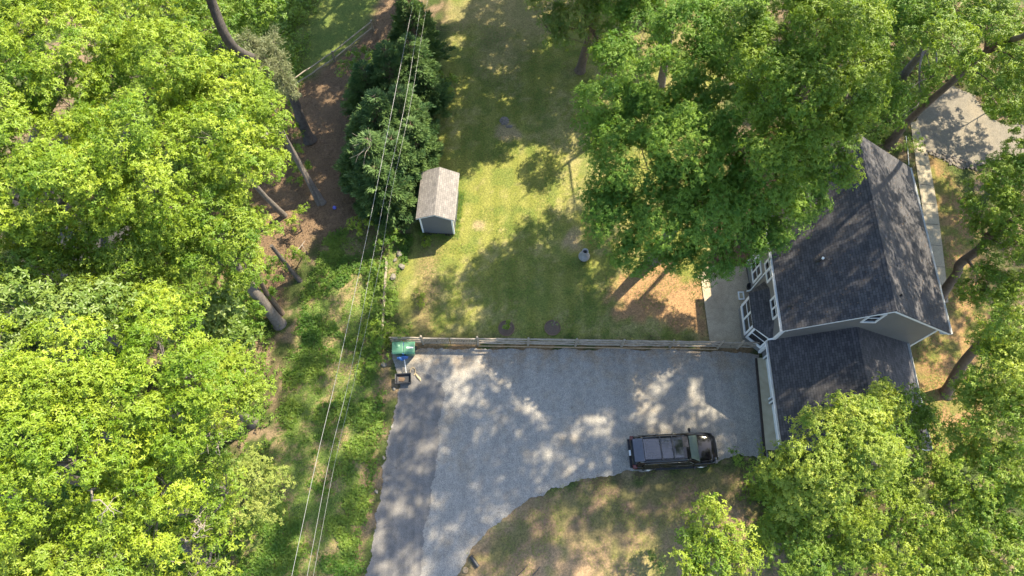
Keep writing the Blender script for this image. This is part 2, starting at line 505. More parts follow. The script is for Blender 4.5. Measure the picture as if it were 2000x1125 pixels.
def build_ground():
    fx = np.arange(-46, 46.01, 0.2); fy = np.arange(-14, 62.01, 0.2)
    ox = np.array([-1500, -600, -250, -120, -70, -55.])
    xs = np.concatenate([ox, fx, -ox[::-1]])
    ys = np.concatenate([[-1500, -600, -250, -120, -60, -30.], fy, [75, 100, 160, 300, 700, 1500.]])
    X, Y = np.meshgrid(xs, ys)
    nx, ny = len(xs), len(ys)
    n1 = fbm(X, Y, 0.35); n2 = fbm(X + 50, Y, 1.3); n3 = fbm(X, Y + 70, 0.12); n4 = fbm(X + 9, Y + 3, 3.0, 3)
    def c(*v): return np.array(v)[None, None, :]
    def mix(a, b, t): return a * (1 - t[..., None]) + b * t[..., None]
    # woodland floor by default
    col = mix(c(0.055, 0.075, 0.022), c(0.085, 0.070, 0.038), sstep(0.42, 0.60, n1 * 0.6 + n2 * 0.4))
    # strip of weeds and bare earth under the wires
    col = mix(col, c(0.21, 0.15, 0.10), sstep(0.50, 0.62, n2 * 0.7 + n4 * 0.3) * 0.8)
    # lawn
    stripe = 0.5 + 0.5 * np.sin((X - 0.02 * Y) * 2 * math.pi / 1.25)
    lawn = mix(c(0.150, 0.160, 0.036), c(0.215, 0.21, 0.060), stripe * 0.6)
    lawn = mix(lawn, c(0.27, 0.235, 0.105), sstep(0.46, 0.66, n1 * 0.55 + n4 * 0.45) * 0.75)
    lawn = mix(lawn, c(0.10, 0.135, 0.03), sstep(0.5, 0.68, n2) * 0.6)
    far = sstep(36, 31, Y) * 0 + sstep(30, 40, Y) * 0.5
    lawn = mix(lawn, c(0.20, 0.155, 0.085), far * sstep(0.4, 0.6, n1))
    m = sstep(-0.5, 0.4, sdist(LAWN, X, Y) + (n2 - 0.5) * 1.2)
    col = mix(col, lawn, m)
    m = sstep(-0.5, 0.4, sdist(NWLAWN, X, Y) + (n2 - 0.5) * 1.0)
    col = mix(col, mix(c(0.075, 0.115, 0.028), c(0.13, 0.15, 0.04), n2), m)
    # greener strip beneath the cables
    m = sstep(-0.3, 0.6, sdist(STRIP, X, Y) + (n2 - 0.5) * 1.0)
    col = mix(col, mix(c(0.11, 0.155, 0.038), c(0.21, 0.17, 0.085), sstep(0.44, 0.60, n2 * .6 + n4 * .4)), m)
    # bare worn strip along the driveway side of the lawn
    wx = sstep(1.2, 0.1, np.abs(X + 5.6 + (n2 - 0.5) * 1.2)) * sstep(13, 15, Y) * sstep(22, 19, Y)
    col = mix(col, c(0.22, 0.16, 0.085), wx * 0.75)
    m = sstep(-0.6, 0.5, sdist(LITTER, X, Y) + (n2 - 0.5) * 1.4)
    col = mix(col, mix(c(0.12, 0.082, 0.055), c(0.20, 0.135, 0.085), n4), m)
    m = sstep(-0.5, 0.5, sdist(DIRT, X, Y) + (n2 - 0.5) * 2.4 + (n4 - 0.5) * 0.8)
    col = mix(col, mix(c(0.32, 0.195, 0.100), c(0.25, 0.150, 0.078), n4), m)
    m = sstep(-0.9, 0.9, sdist(DIRT2, X, Y) + (n2 - 0.5) * 2.0)
    col = mix(col, mix(c(0.22, 0.145, 0.095), c(0.14, 0.125, 0.055), sstep(0.4, 0.6, n2)), m)
    # dry grass south of the drive
    s = sstep(5, 3, Y) * sstep(-4, -2, X) * sstep(16, 12, X) * (1 - m)
    col = mix(col, mix(c(0.21, 0.185, 0.075), c(0.29, 0.20, 0.12), sstep(0.38, 0.56, n1 * .5 + n2 * .5)), s)
    m = sstep(-0.8, 0.8, sdist(EAST, X, Y) + (n2 - 0.5) * 2)
    col = mix(col, mix(c(0.25, 0.155, 0.075), c(0.14, 0.13, 0.038), sstep(0.45, 0.6, n2)), m)
    m = sstep(-0.5, 0.5, sdist(MULCH, X, Y))
    col = mix(col, mix(c(0.20, 0.10, 0.06), c(0.27, 0.16, 0.085), n4), m)
    m = sstep(-0.4, 0.3, sdist(EDGE, X, Y) + (n2 - 0.5) * 0.9)
    col = mix(col, mix(c(0.21, 0.14, 0.085), c(0.17, 0.14, 0.07), n4), m)
    # litter and dirt washed against the fence line
    fz = sstep(0.9, 0.0, np.abs(Y - 13.3 + 0.016 * X)) * (X > -9) * (X < 15.4)
    col = mix(col, mix(c(0.25, 0.15, 0.08), c(0.15, 0.11, 0.06), n4), fz * sstep(0.35, 0.5, n2))
    # pale sandy patch beside the stump on the lawn
    for (u, v, r) in ((990, 258, 1.1), (1120, 470, 0.9), (935, 440, 0.6)):
        p = at(u, v)
        d = np.hypot(X - p.x, Y - p.y) / r + (n2 - 0.5) * 1.3
        col = mix(col, c(0.27, 0.21, 0.125), sstep(1.0, 0.5, d) * 0.85)
    Z = (fbm(X, Y, 0.5, 3) - 0.5) * 0.06
    base = sstep(-0.3, 0.8, sdist(DRIVE, X, Y))
    for o in (PATIO, WALK, PAD, HOUSE_PAD): base = np.maximum(base, sstep(-0.3, 0.8, sdist(o, X, Y)))
    Z = Z * (1 - base) - 0.035 - 0.005 * base
    Z = np.where((np.abs(X) > 46) | (Y > 62) | (Y < -14), -0.04, Z)
    co = np.stack([X, Y, Z], -1).reshape(-1, 3)
    i = np.arange(ny * nx).reshape(ny, nx)
    q = np.stack([i[:-1, :-1], i[:-1, 1:], i[1:, 1:], i[1:, :-1]], -1).reshape(-1, 4)
    me = bpy.data.meshes.new('ground')
    me.vertices.add(len(co)); me.vertices.foreach_set('co', co.ravel())
    me.loops.add(len(q) * 4); me.loops.foreach_set('vertex_index', q.ravel().astype(np.int32))
    me.polygons.add(len(q)); me.polygons.foreach_set('loop_start', np.arange(0, len(q) * 4, 4, dtype=np.int32))
    me.polygons.foreach_set('use_smooth', np.ones(len(q), bool))
    me.update(calc_edges=True)
    ca = me.color_attributes.new('soil', 'FLOAT_COLOR', 'POINT')
    rgba = np.concatenate([col.reshape(-1, 3), np.ones((len(co), 1))], 1)
    ca.data.foreach_set('color', rgba.ravel().astype(np.float32))
    me.materials.append(M['ground'])
    o = bpy.data.objects.new('ground', me)
    C.objects.link(o)
    tag(o, kind='structure')


PATIO = gp([(1369, 545), (1386, 668), (1484, 672)]) + [(15.62, 19.0), (13.1, 19.05), (12.2, 18.2)]
WALK = gp([(1778, 240), (1790, 330), (1815, 500), (1826, 600), (1852, 590), (1845, 520), (1830, 400), (1812, 300), (1799, 262), (1792, 236)])
PAD = gp([(1835, 178), (1858, 168), (1900, 185), (1935, 235), (1985, 240), (2060, 270), (2060, 310), (1945, 318), (1880, 330), (1815, 300), (1786, 252), (1800, 215)])
HOUSE_PAD = [(15.4, 6), (24.5, 6), (24.7, 24), (15.4, 24)]
build_ground()


def sheet(name, poly, mat, z, jit=0.0, step=0.12, sc=1.6, skip=()):
    """flat sheet with a ragged outline"""
    out = []
    n = len(poly)
    for i in range(n):
        a = np.array(poly[i]); b = np.array(poly[(i + 1) % n])
        L = np.hypot(*(b - a)); k = max(1, int(L / step)) if jit else 1
        nrm = np.array([-(b - a)[1], (b - a)[0]]) / (L + 1e-9)
        for j in range(k):
            p = a + (b - a) * j / k
            d = ((float(fbm(p[0], p[1], sc, 4)) - 0.5) * 2.2 + random.uniform(-.25, .25)) * jit if i not in skip else 0
            out.append((p[0] + nrm[0] * d, p[1] + nrm[1] * d))
    m = MB()
    m.add([(x, y, z) for x, y in out], [tuple(range(len(out)))])
    o = m.build(name, mat)
    if o.data.polygons[0].normal.z < 0: o.data.flip_normals()
    return tag(o, kind='structure')


sheet('driveway', DRIVE, M['gravel'], 0.0, 0.16)
LANE = gp([(783, 750), (800, 722), (840, 735), (862, 748), (869, 770), (861, 805), (857, 860), (853, 905), (849, 935), (838, 985), (829, 1050), (817, 1125)]) + \
       [(-6.3, -10), (-8.4, -45), (-12.1, -45), (-9.7, -10)] + gp([(716, 1125), (730, 1050), (740, 985), (751, 905), (760, 850), (773, 790)])
sheet('asphalt_lane', LANE, M['asphalt'], 0.006, 0.22, 0.08, sc=1.1)
sheet('patio', PATIO, M['concrete'], 0.02)
sheet('walkway', WALK, M['walk'], 0.015)
sheet('gravel_path', PAD, M['pad'], 0.004, 0.2)


# expansion joints of the walkway are narrow grooves darkened by dirt
def joints():
    m = MB()
    for v in (285, 322, 360, 398, 437, 478, 520):
        a = at(1780 + (v - 240) * 0.128, v); b = at(1806 + (v - 270) * 0.155, v + 2)
        m.bar((a.x, a.y, 0.016), (b.x, b.y, 0.016), 0.03, 0.006)
    o = m.build('walkway_joints', M['dark_timber']); tag(o, kind='structure')


joints()


# ------------------------------------------------------------------ foliage
def leaf_object(name, base, ldir, nrm, length, width, tint, mat, parent=None, off=(0, 0, 0), fold=0.25):
    """every leaf a folded four-sided blade: base, side, tip, side"""
    N = len(base)
    side = np.cross(ldir, nrm)
    side /= np.linalg.norm(side, axis=1, keepdims=True) + 1e-9
    nn = np.cross(side, ldir)
    L = length[:, None]; W = width[:, None]
    off = np.array(off)
    v = np.empty((N, 4, 3))
    v[:, 0] = base
    v[:, 1] = base + ldir * L * 0.5 + side * W * 0.5 + nn * W * fold
    v[:, 2] = base + ldir * L - nn * W * fold * 0.8
    v[:, 3] = base + ldir * L * 0.5 - side * W * 0.5 + nn * W * fold
    v -= off
    me = bpy.data.meshes.new(name)
    me.vertices.add(N * 4); me.vertices.foreach_set('co', v.astype(np.float32).ravel())
    me.loops.add(N * 6)
    a = np.arange(N) * 4
    tri = np.stack([a, a + 1, a + 2, a, a + 2, a + 3], 1).astype(np.int32)
    me.loops.foreach_set('vertex_index', tri.ravel())
    me.polygons.add(N * 2)
    me.polygons.foreach_set('loop_start', np.arange(0, N * 6, 3, dtype=np.int32))
    me.update(calc_edges=True)
    at_ = me.attributes.new('tint', 'FLOAT', 'FACE')
    at_.data.foreach_set('value', np.repeat(np.clip(tint, 0, 1), 2).astype(np.float32))
    me.materials.append(mat)
    o = bpy.data.objects.new(name, me)
    C.objects.link(o)
    if parent: o.parent = parent
    return o


def unit(a):
    return a / (np.linalg.norm(a, axis=-1, keepdims=True) + 1e-9)


def rosettes(pts, axis, k, length, droop, tintc):
    """k leaves radiating round axis at each point"""
    n = len(pts)
    axis = unit(axis + RNG.normal(0, 0.35, (n, 3)))
    ref = unit(RNG.normal(0, 1, (n, 3)))
    a = unit(np.cross(axis, ref)); b = np.cross(axis, a)
    ph = RNG.random(n)[:, None] * 6.28 + np.arange(k)[None, :] * 6.283 / k + RNG.normal(0, 0.25, (n, k))
    d = a[:, None] * np.cos(ph)[..., None] + b[:, None] * np.sin(ph)[..., None] + axis[:, None] * RNG.normal(droop, 0.3, (n, k))[..., None]
    d = unit(d.reshape(-1, 3))
    P = np.repeat(pts, k, 0)
    A = np.repeat(axis, k, 0)
    ln = length * RNG.uniform(0.65, 1.25, n * k)
    t = np.repeat(tintc, k) + RNG.normal(0, 0.09, n * k)
    return P, d, A, ln, t


def crown(lobes, leaf=0.2, dens=12, rpc=13, k=5, flat=0.85, cl=(0.38, 0.72), shell=0.55, aspect=0.42):
    """lobes: (center, radius). clumps of leaf rosettes fill each lobe."""
    out = []; cen = []
    own = RNG.normal(0, 0.10)
    for lb in lobes:
        lt = own + RNG.normal(0, 0.10)
        c, r = lb[:2]; fk = lb[2] if len(lb) > 2 else 1.0
        c = np.array(c)
        n = max(4, int(dens * fk * r * r))
        d = unit(RNG.normal(0, 1, (n, 3)))
        d[:, 2] = np.where(d[:, 2] < -0.35, -d[:, 2] * 0.8, d[:, 2]); d = unit(d)
        # lumpy surface
        lump = 0.78 + 0.45 * fbm(d[:, 0] * 1.7 + c[0], d[:, 1] * 1.7 + d[:, 2] * 1.3 + c[1], 1.0, 2)
        rad = r * lump * RNG.uniform(shell, 1.0, n) ** 0.7
        p = c + d * rad[:, None] * np.array([1, 1, flat])
        q = RNG.uniform(*cl, n)
        tone = RNG.normal(0.45 + lt, 0.22, n)
        cen.append((c, p, q))
        m = rpc
        dd = unit(RNG.normal(0, 1, (n, m, 3)) + np.array([0, 0, 0.55]))
        pts = p[:, None] + dd * q[:, None, None] * np.array([1, 1, 0.6]) * RNG.uniform(0.5, 1.0, (n, m, 1))
        ax = unit(dd * 0.7 + d[:, None] * 0.35 + np.array([0, 0, 0.55]))
        out.append((pts.reshape(-1, 3), ax.reshape(-1, 3), np.repeat(tone, m)))
    P = np.concatenate([o[0] for o in out]); A = np.concatenate([o[1] for o in out]); T = np.concatenate([o[2] for o in out])
    P, d, A, ln, t = rosettes(P, A, k, leaf, -0.15, T)
    return (P, d, A, ln, ln * aspect, t), cen


def curve_pts(a, b, n=6, bow=0.12, jit=0.05):
    a = Vector(a); b = Vector(b); L = (b - a).length
    w_ = Vector((random.uniform(-1, 1), random.uniform(-1, 1), 0.6)) * L * bow
    return [a.lerp(b, t) + w_ * math.sin(math.pi * t) + Vector([random.uniform(-jit, jit) * L * 0.3 for _ in range(3)]) * (0 if t in (0, 1) else 1)
            for t in [i / n for i in range(n + 1)]]


def tree(name, label, base, trunk, lobes, leafm, bark='bark_grey', group=None, twigs=9, world=False, cat='tree', limbr=0.10, **kw):
    base = Vector(base) if not isinstance(base, Vector) else base
    root = empty(name, base, 0, label, cat, group)
    L = []; thin = {}
    for lb in lobes:
        if len(lb) == 5:
            c = Vector(lb[1:4]); r = lb[4]; thin[len(L)] = lb[0]
        elif len(lb) == 4 and not world:
            c = at(lb[0], lb[1], lb[2]); r = lb[3] * depth(c) / FPX
        else:
            c = Vector(lb[:3]); r = lb[3]
        L.append((c, r))
    data, cen = crown([(tuple(c), r, thin.get(i, 1.0)) for i, (c, r) in enumerate(L)], **kw)
    P, d, A, ln, wd, t = data
    leaf_object('crown', P, d, A, ln, wd, t, M[leafm], root, tuple(base))
    tb = MB()
    tp = [Vector(p[:3]) for p in trunk]; tr = [p[3] for p in trunk]
    # smooth the trunk path
    pp = []; rr = []
    for i in range(len(tp) - 1):
        p0 = tp[max(i - 1, 0)]; p1 = tp[i]; p2 = tp[i + 1]; p3 = tp[min(i + 2, len(tp) - 1)]
        for s in range(5):
            u = s / 5
            pp.append(0.5 * ((2 * p1) + (p2 - p0) * u + (2 * p0 - 5 * p1 + 4 * p2 - p3) * u * u + (3 * p1 - p0 - 3 * p2 + p3) * u ** 3))
            rr.append(tr[i] * (1 - u) + tr[i + 1] * u)
    pp.append(tp[-1]); rr.append(tr[-1])
    rr[0] *= 1.35; rr[1] *= 1.1
    tb.tube(pp, rr, 10)
    nodes = [(p, r_) for p, r_ in zip(pp[3:], rr[3:])]
    todo = list(zip(range(len(L)), L, cen))
    while todo:
        def cost(item):
            c = item[1][0]; zc = c.z - item[1][1] * 0.9
            return min(((q - Vector((c.x, c.y, zc))).length + (3 if q.z > c.z else 0), i) for i, (q, _) in enumerate(nodes))
        todo.sort(key=lambda it: cost(it)[0])
        li, (c, r), (_, cp, cq) = todo.pop(0)
        _, best = cost((li, (c, r)))
        p_start, r_start = nodes[best]
        rs = min(r_start * 0.75, limbr) * (0.6 if thin.get(li, 1.0) < 0.9 else 1)
        end = c - Vector((0, 0, r * 0.15))
        cv = curve_pts(p_start, end, 6)
        nodes.append((cv[4], rs * 0.75)); nodes.append((cv[6], rs * 0.5))
        tb.tube(cv, [rs * (1 - 0.72 * i / 6) for i in range(7)], 6, caps=False)
        idx = np.random.default_rng(len(cp)).permutation(len(cp))[:twigs]
        for i in idx:
            q = Vector(cp[i])
            s = cv[random.choice((3, 4, 5, 6))]
            tw = curve_pts(s, q, 4, 0.1)
            tb.tube(tw, [rs * 0.28, rs * 0.22, rs * 0.17, rs * 0.12, rs * 0.06], 4, caps=False)
    tb.build('trunk', M[bark], root, tuple(base))
    return root


# ------------------------------------------------------------------ house
def build_house():
    rot = math.radians(-0.9)
    H = empty('house', (15.6, 12.95, 0), rot, 'two-storey grey house with dark shingle gable roof and attached two-door garage', 'house')
    rz = lambda X: 5.1 + (X + 0.5) * 0.7083 if X < 4.3 else 8.5 - (X - 4.3) * 0.7083
    und = 0.16
    # main walls
    m = MB()
    m.prism([(0, 0), (8.6, 0), (8.6, rz(8.6) - und), (4.3, 8.5 - und), (0, rz(0) - und)], 'y', 0, 6.3)
    m.prism([(1.7, 0), (8.6, 0), (8.6, rz(8.6) - und), (4.3, 8.5 - und), (1.7, rz(1.7) - und)], 'y', 6.3, 10.4)
    m.build('wall', M['siding'], H)
    # roof slabs
    def slab(mb, x0, x1, y0, y1, zf, th, drop=0.0, lip=0):
        z0, z1 = zf(x0) - drop, zf(x1) - drop
        mb.prism([(x0, z0 - th), (x1, z1 - th), (x1, z1), (x0, z0)], 'y', y0, y1)
    zl = lambda X: 5.1 + (X + 0.5) * 0.7083
    zr = lambda X: 8.5 - (X - 4.3) * 0.7083
    m = MB()
    slab(m, -0.36, 4.3, -0.3, 6.6, zl, 0.05)
    slab(m, 1.3, 4.3, 6.6, 10.7, zl, 0.05)
    slab(m, 4.3, 9.1, -0.3, 10.7, zr, 0.05)
    k = math.hypot(1, 0.7083)
    ruv = lambda co, nr: (co.y, co.x * k)
    m.build('roof', M['roof'], H, uv=ruv)
    m = MB()
    for i in range(34):
        y = -0.3 + i * 0.325
        for s in (-1, 1):
            f = zl if s < 0 else zr
            m.prism([(4.3, 8.5 + 0.02), (4.3 + s * 0.17, 8.5 - 0.105), (4.3 + s * 0.17, 8.5 - 0.125), (4.3, 8.5 - 0.0)], 'y', y, y + 0.318)
    m.build('ridge_cap', M['roof'], H, uv=ruv)
    # trim: rakes, eaves, soffits
    t = MB()
    def rake(x0, x1, y, zf, wd=0.03, ht=0.17, dr=0.052):
        t.prism([(x0, zf(x0) - dr - ht), (x1, zf(x1) - dr - ht), (x1, zf(x1) - dr), (x0, zf(x0) - dr)], 'y', y, y + wd)
    rake(-0.36, 4.297, -0.303, zl); rake(4.303, 9.1, -0.303, zr)
    rake(1.3, 4.297, 10.673, zl); rake(4.303, 9.1, 10.673, zr)
    rake(-0.36, 1.3, 6.573, zl)
    # soffit boards under the overhangs
    for (x0, x1, f) in ((-0.33, 4.29, zl), (4.31, 9.07, zr)):
        t.prism([(x0, f(x0) - 0.115), (x1, f(x1) - 0.115), (x1, f(x1) - 0.075), (x0, f(x0) - 0.075)], 'y', -0.27, -0.002)
    t.box((-0.363, -0.27, 5.0), (-0.33, 6.57, 5.14))
    t.box((9.07, -0.27, 4.90), (9.103, 10.67, 5.045))
    t.box((-0.325, -0.27, 5.005), (-0.002, 6.57, 5.03))
    t.box((8.602, -0.27, 4.905), (9.065, 10.67, 4.93))
    # corner boards
    t.box((-0.025, -0.025, 0.1), (0.12, -0.002, 5.25)); t.box((-0.025, -0.002, 0.1), (-0.002, 0.12, 4.9))
    t.box((8.48, -0.025, 0.1), (8.625, -0.002, 5.25)); t.box((8.602, -0.002, 0.1), (8.625, 0.12, 4.9))
    t.box((-0.025, 6.18, 0.1), (-0.002, 6.302, 4.9)); t.box((-0.025, 6.302, 0.1), (0.12, 6.325, 4.9))
    t.build('trim', M['white'], H)
    # gutters
    for (x, y0, y1, dz) in ((-0.425, -0.29, 6.58, 0.1), (9.165, -0.29, 10.68, 0)):
        g = MB()
        s = -1 if x < 0 else 1
        g.box((x - 0.062, y0, 4.94 + dz), (x + 0.062, y1, 4.955 + dz))
        g.box((x + s * 0.05, y0, 4.955 + dz), (x + s * 0.062, y1, 5.06 + dz))
        g.box((x - 0.048, y0, 4.956 + dz), (x + 0.048, y0 + 0.012, 5.05 + dz)); g.box((x - 0.048, y1 - 0.012, 4.956 + dz), (x + 0.048, y1, 5.05 + dz))
        g.build('gutter', M['white'], H)
    d = MB()
    d.tube([(-0.425, 4.22, 5.04), (-0.425, 4.22, 4.95), (-0.06, 4.22, 4.5), (-0.06, 4.22, 0.3), (-0.25, 4.22, 0.1)], 0.045, 6)
    d.build('downspout', M['white'], H)

    # windows: frame, sash bar and panes; face = outward axis
    def window(face, a0, a1, z0, z1, pos, bars='h', fw=0.11, cols=1):
        f = MB(); p = MB()
        def bx(mb, u0, u1, w0, w1, d0, d1):
            if face == 'w': mb.box((pos - d1, u0, w0), (pos - d0, u1, w1))
            else: mb.box((u0, pos - d1, w0), (u1, pos - d0, w1))
        bx(f, a0 - fw, a1 + fw, z0 - fw, z0, 0.002, 0.07)
        bx(f, a0 - fw, a1 + fw, z1, z1 + fw, 0.002, 0.07)
        bx(f, a0 - fw, a0, z0, z1, 0.002, 0.06); bx(f, a1, a1 + fw, z0, z1, 0.002, 0.06)
        zm = (z0 + z1) / 2
        bx(f, a0, a1, zm - 0.03, zm + 0.03, 0.004, 0.045)
        st = (a1 - a0) / cols
        for i in range(1, cols):
            bx(f, a0 + st * i - 0.05, a0 + st * i + 0.05, z0, z1, 0.004, 0.05)
        bx(p, a0, a1, z0, z1, 0.001, 0.015)
        w_ = f.build('window', M['white'], H)
        p.build('pane', M['glass'], w_)
    window('w', 4.55, 5.75, 0.95, 2.35, 0.0, cols=2)
    window('w', 3.62, 4.55 - 0.35 + 0.55, 3.22, 4.35, 0.0, cols=2)
    window('w', 1.18, 2.26, 3.25, 4.32, 0.0, cols=2)
    window('s', 3.72, 4.36, 6.12, 7.22, 0.0)
    # back door beside the bay
    # bay window
    b = MB()
    bp = [(0.0, 0.12), (-0.92, 0.92), (-0.92, 2.98), (0.0, 3.72)]
    b.prism(bp, 'z', 0.0, 2.56)
    bay = b.build('bay', M['siding'], H)
    r = MB()
    e = [(-0.002, 0.0, 2.60), (-1.06, 0.84, 2.60), (-1.06, 3.06, 2.60), (-0.002, 3.86, 2.60)]
    top = [(-0.002, 1.0, 3.22), (-0.002, 3.14, 3.22)]
    vs = e + top + [(x, y, z - 0.05) for x, y, z in e]
    r.add(vs, [(0, 1, 4), (1, 2, 5, 4), (2, 3, 5), (6, 7, 1, 0), (7, 8, 2, 1), (8, 9, 3, 2), (9, 8, 7, 6), (0, 4, 5, 3, 9, 6)])
    r.build('bay_roof', M['roof'], bay, uv=lambda co, nr: (co.y, co.x * 1.15))
    # bay windows: three faces
    fr = MB(); pn = MB()
    faces = [(bp[0], bp[1], 1), (bp[1], bp[2], 2), (bp[2], bp[3], 1)]
    for (p, q, nc) in faces:
        p = Vector((*p, 0)); q = Vector((*q, 0)); dr_ = (q - p).normalized(); L = (q - p).length
        nr = Vector((dr_.y, -dr_.x, 0))
        if nr.x > 0: nr = -nr
        def pl(mb, s0, s1, z0, z1, o0, o1):
            c8 = []
            for z in (z0, z1):
                for s, o_ in ((s0, o0), (s1, o0), (s1, o1), (s0, o1)):
                    c = p + dr_ * s + nr * o_; c8.append((c.x, c.y, z))
            mb.add(c8, [(0, 3, 2, 1), (4, 5, 6, 7), (0, 1, 5, 4), (1, 2, 6, 5), (2, 3, 7, 6), (3, 0, 4, 7)])
        pl(fr, 0.04, L - 0.04, 0.62, 0.86, 0.002, 0.06)
        pl(fr, 0.04, L - 0.04, 2.28, 2.545, 0.002, 0.05)
        nsp = nc + 1
        for i in range(nsp):
            s = 0.04 + (L - 0.20) * i / nc
            pl(fr, s, s + 0.12, 0.862, 2.278, 0.002, 0.05)
        pl(fr, 0.162, L - 0.162, 1.62, 1.68, 0.016, 0.04)
        pl(pn, 0.12, L - 0.12, 0.87, 2.27, 0.001, 0.014)
    w_ = fr.build('window', M['white'], bay)
    pn.build('pane', M['glass'], w_)

    # garage
    g = MB()
    gl = lambda X: 2.6 + (X + 0.25) * 0.6341
    gr = lambda X: 5.2 - (X - 3.85) * 0.6341
    doors = [(-2.92, -0.42), (-5.80, -3.28)]
    g.prism([(0.5, 0), (7.7, 0), (7.7, gr(7.7) - und), (3.85, 5.2 - und), (0.5, gl(0.5) - und)], 'y', -6.05, -0.002)
    # front wall with its openings
    zt = gl(0.2) - und
    for y0, y1 in ((-6.05, -5.80), (-3.28, -2.92), (-0.42, -0.002)):
        g.box((0.25, y0, 0), (0.498, y1, zt))
    for y0, y1 in doors:
        g.box((0.25, y0, 2.15), (0.498, y1, zt))
    gar = g.build('garage_wall', M['siding'], H)
    for y0, y1 in doors:
        dm = MB()
        for i in range(4):
            dm.box((0.40, y0 + 0.01, 0.03 + i * 0.53), (0.46, y1 - 0.01, 0.03 + i * 0.53 + 0.52))
            for jx in range(4):
                wv = (y1 - y0) / 4
                dm.box((0.385, y0 + wv * jx + 0.08, 0.10 + i * 0.53), (0.399, y0 + wv * (jx + 1) - 0.08, 0.10 + i * 0.53 + 0.38))
        dm.build('garage_door', M['white'], gar)
    tr = MB()
    for y0, y1 in doors:
        tr.box((0.215, y0 - 0.10, 0), (0.248, y0, 2.15)); tr.box((0.215, y1, 0), (0.248, y1 + 0.10, 2.15))
        tr.box((0.215, y0 - 0.10, 2.152), (0.248, y1 + 0.10, 2.40))
    tr.box((-0.253, -6.32, 2.38), (-0.225, -0.005, 2.555))
    tr.box((-0.222, -6.30, 2.40), (0.248, -0.005, 2.42))
    tr.box((8.022, -6.32, 2.36), (8.05, -0.005, 2.53))
    for (x0, x1, f) in ((-0.25, 3.847, gl), (3.853, 8.05, gr)):
        tr.prism([(x0, f(x0) - 0.22), (x1, f(x1) - 0.22), (x1, f(x1) - 0.052), (x0, f(x0) - 0.052)], 'y', -6.36, -6.325)
    # kicked white rake return where the garage meets the house corner
    tr.prism([(-0.26, 2.56), (0.0, 2.72), (0.0, 2.80), (-0.26, 2.64)], 'y', 0.002, 0.10)
    tr.build('garage_trim', M['white'], gar)
    r = MB()
    for (x0, x1, f) in ((-0.28, 3.85, gl), (3.85, 8.08, gr)):
        r.prism([(x0, f(x0) - 0.05), (x1, f(x1) - 0.05), (x1, f(x1)), (x0, f(x0))], 'y', -6.35, -0.004)
    k2 = math.hypot(1, 0.6341)
    r.build('garage_roof', M['roof'], gar, uv=lambda co, nr: (co.y + 0.13, co.x * k2))
    for (x, s) in ((-0.345, -1), (8.145, 1)):
        gg = MB()
        gg.box((x - 0.058, -6.33, 2.44 - (0.03 if s > 0 else 0)), (x + 0.058, -0.01, 2.455 - (0.03 if s > 0 else 0)))
        gg.box((x + s * 0.046, -6.33, 2.455 - (0.03 if s > 0 else 0)), (x + s * 0.058, -0.01, 2.56 - (0.03 if s > 0 else 0)))
        gg.build('gutter', M['white'], gar)
    lm = MB()
    lm.lathe([(0.02, 0.24), (0.07, 0.2), (0.08, 0.02), (0.03, 0.0), (0.0, 0.0)], (0.17, -3.1, 1.75), 8)
    lm.box((0.15, -3.13, 1.85), (0.249, -3.07, 1.95))
    lm.build('wall_lamp', M['black_rubber'], gar)

    # roof vent pipes
    for X, Y, h, cap in ((1.62, 3.30, 0.55, 'metal'), (0.10, 0.98, 0.28, 'black_rubber')):
        z = zl(X)
        v = MB()
        v.tube([(X, Y, z - 0.1), (X, Y, z + h)], 0.055, 10)
        v.lathe([(0.17, -0.05), (0.12, 0.03), (0.06, 0.12)], (X, Y, z), 10)
        vent = v.build('vent_pipe', M['black_rubber'], H)
        c = MB(); c.lathe([(0.075, 0.0), (0.075, 0.08), (0.0, 0.09)], (X, Y, z + h), 10)
        c.build('vent_cap', M['white' if cap == 'metal' else cap], vent)
    v = MB()
    v.tube([(4.95, 0.75, zr(4.95) - .05), (4.95, 0.75, zr(4.95) + 0.22)], 0.05, 8)
    v.build('vent_pipe', M['black_rubber'], H)
    n = 420
    X = RNG.uniform(-0.3, 9.0, n); Y = RNG.uniform(-0.2, 10.5, n)
    ok = (X > 1.5) | (Y < 6.4); X = X[ok]; Y = Y[ok]
    Z = np.where(X < 4.3, 5.1 + (X + 0.5) * 0.7083, 8.5 - (X - 4.3) * 0.7083) + 0.012
    n = len(X); d = unit(np.stack([RNG.normal(0, 1, n), RNG.normal(0, 1, n), np.zeros(n)], 1)); d[:, 2] = np.where(X < 4.3, d[:, 0] * .7083, -d[:, 0] * .7083); d = unit(d)
    nn = unit(np.stack([np.where(X < 4.3, -.58, .58), np.zeros(n), np.full(n, .81)], 1))
    lf = leaf_object('roof_leaves', np.stack([X, Y, Z], 1), d, nn, RNG.uniform(.06, .13, n), RNG.uniform(.03, .06, n), RNG.random(n), M['litter'], H)
    lf['kind'] = 'stuff'
    return H


HOUSE = build_house()


def hp(X, Y, z=0):
    r = math.radians(-0.9)
    return (15.6 + X * math.cos(r) - Y * math.sin(r), 12.95 + X * math.sin(r) + Y * math.cos(r), z)


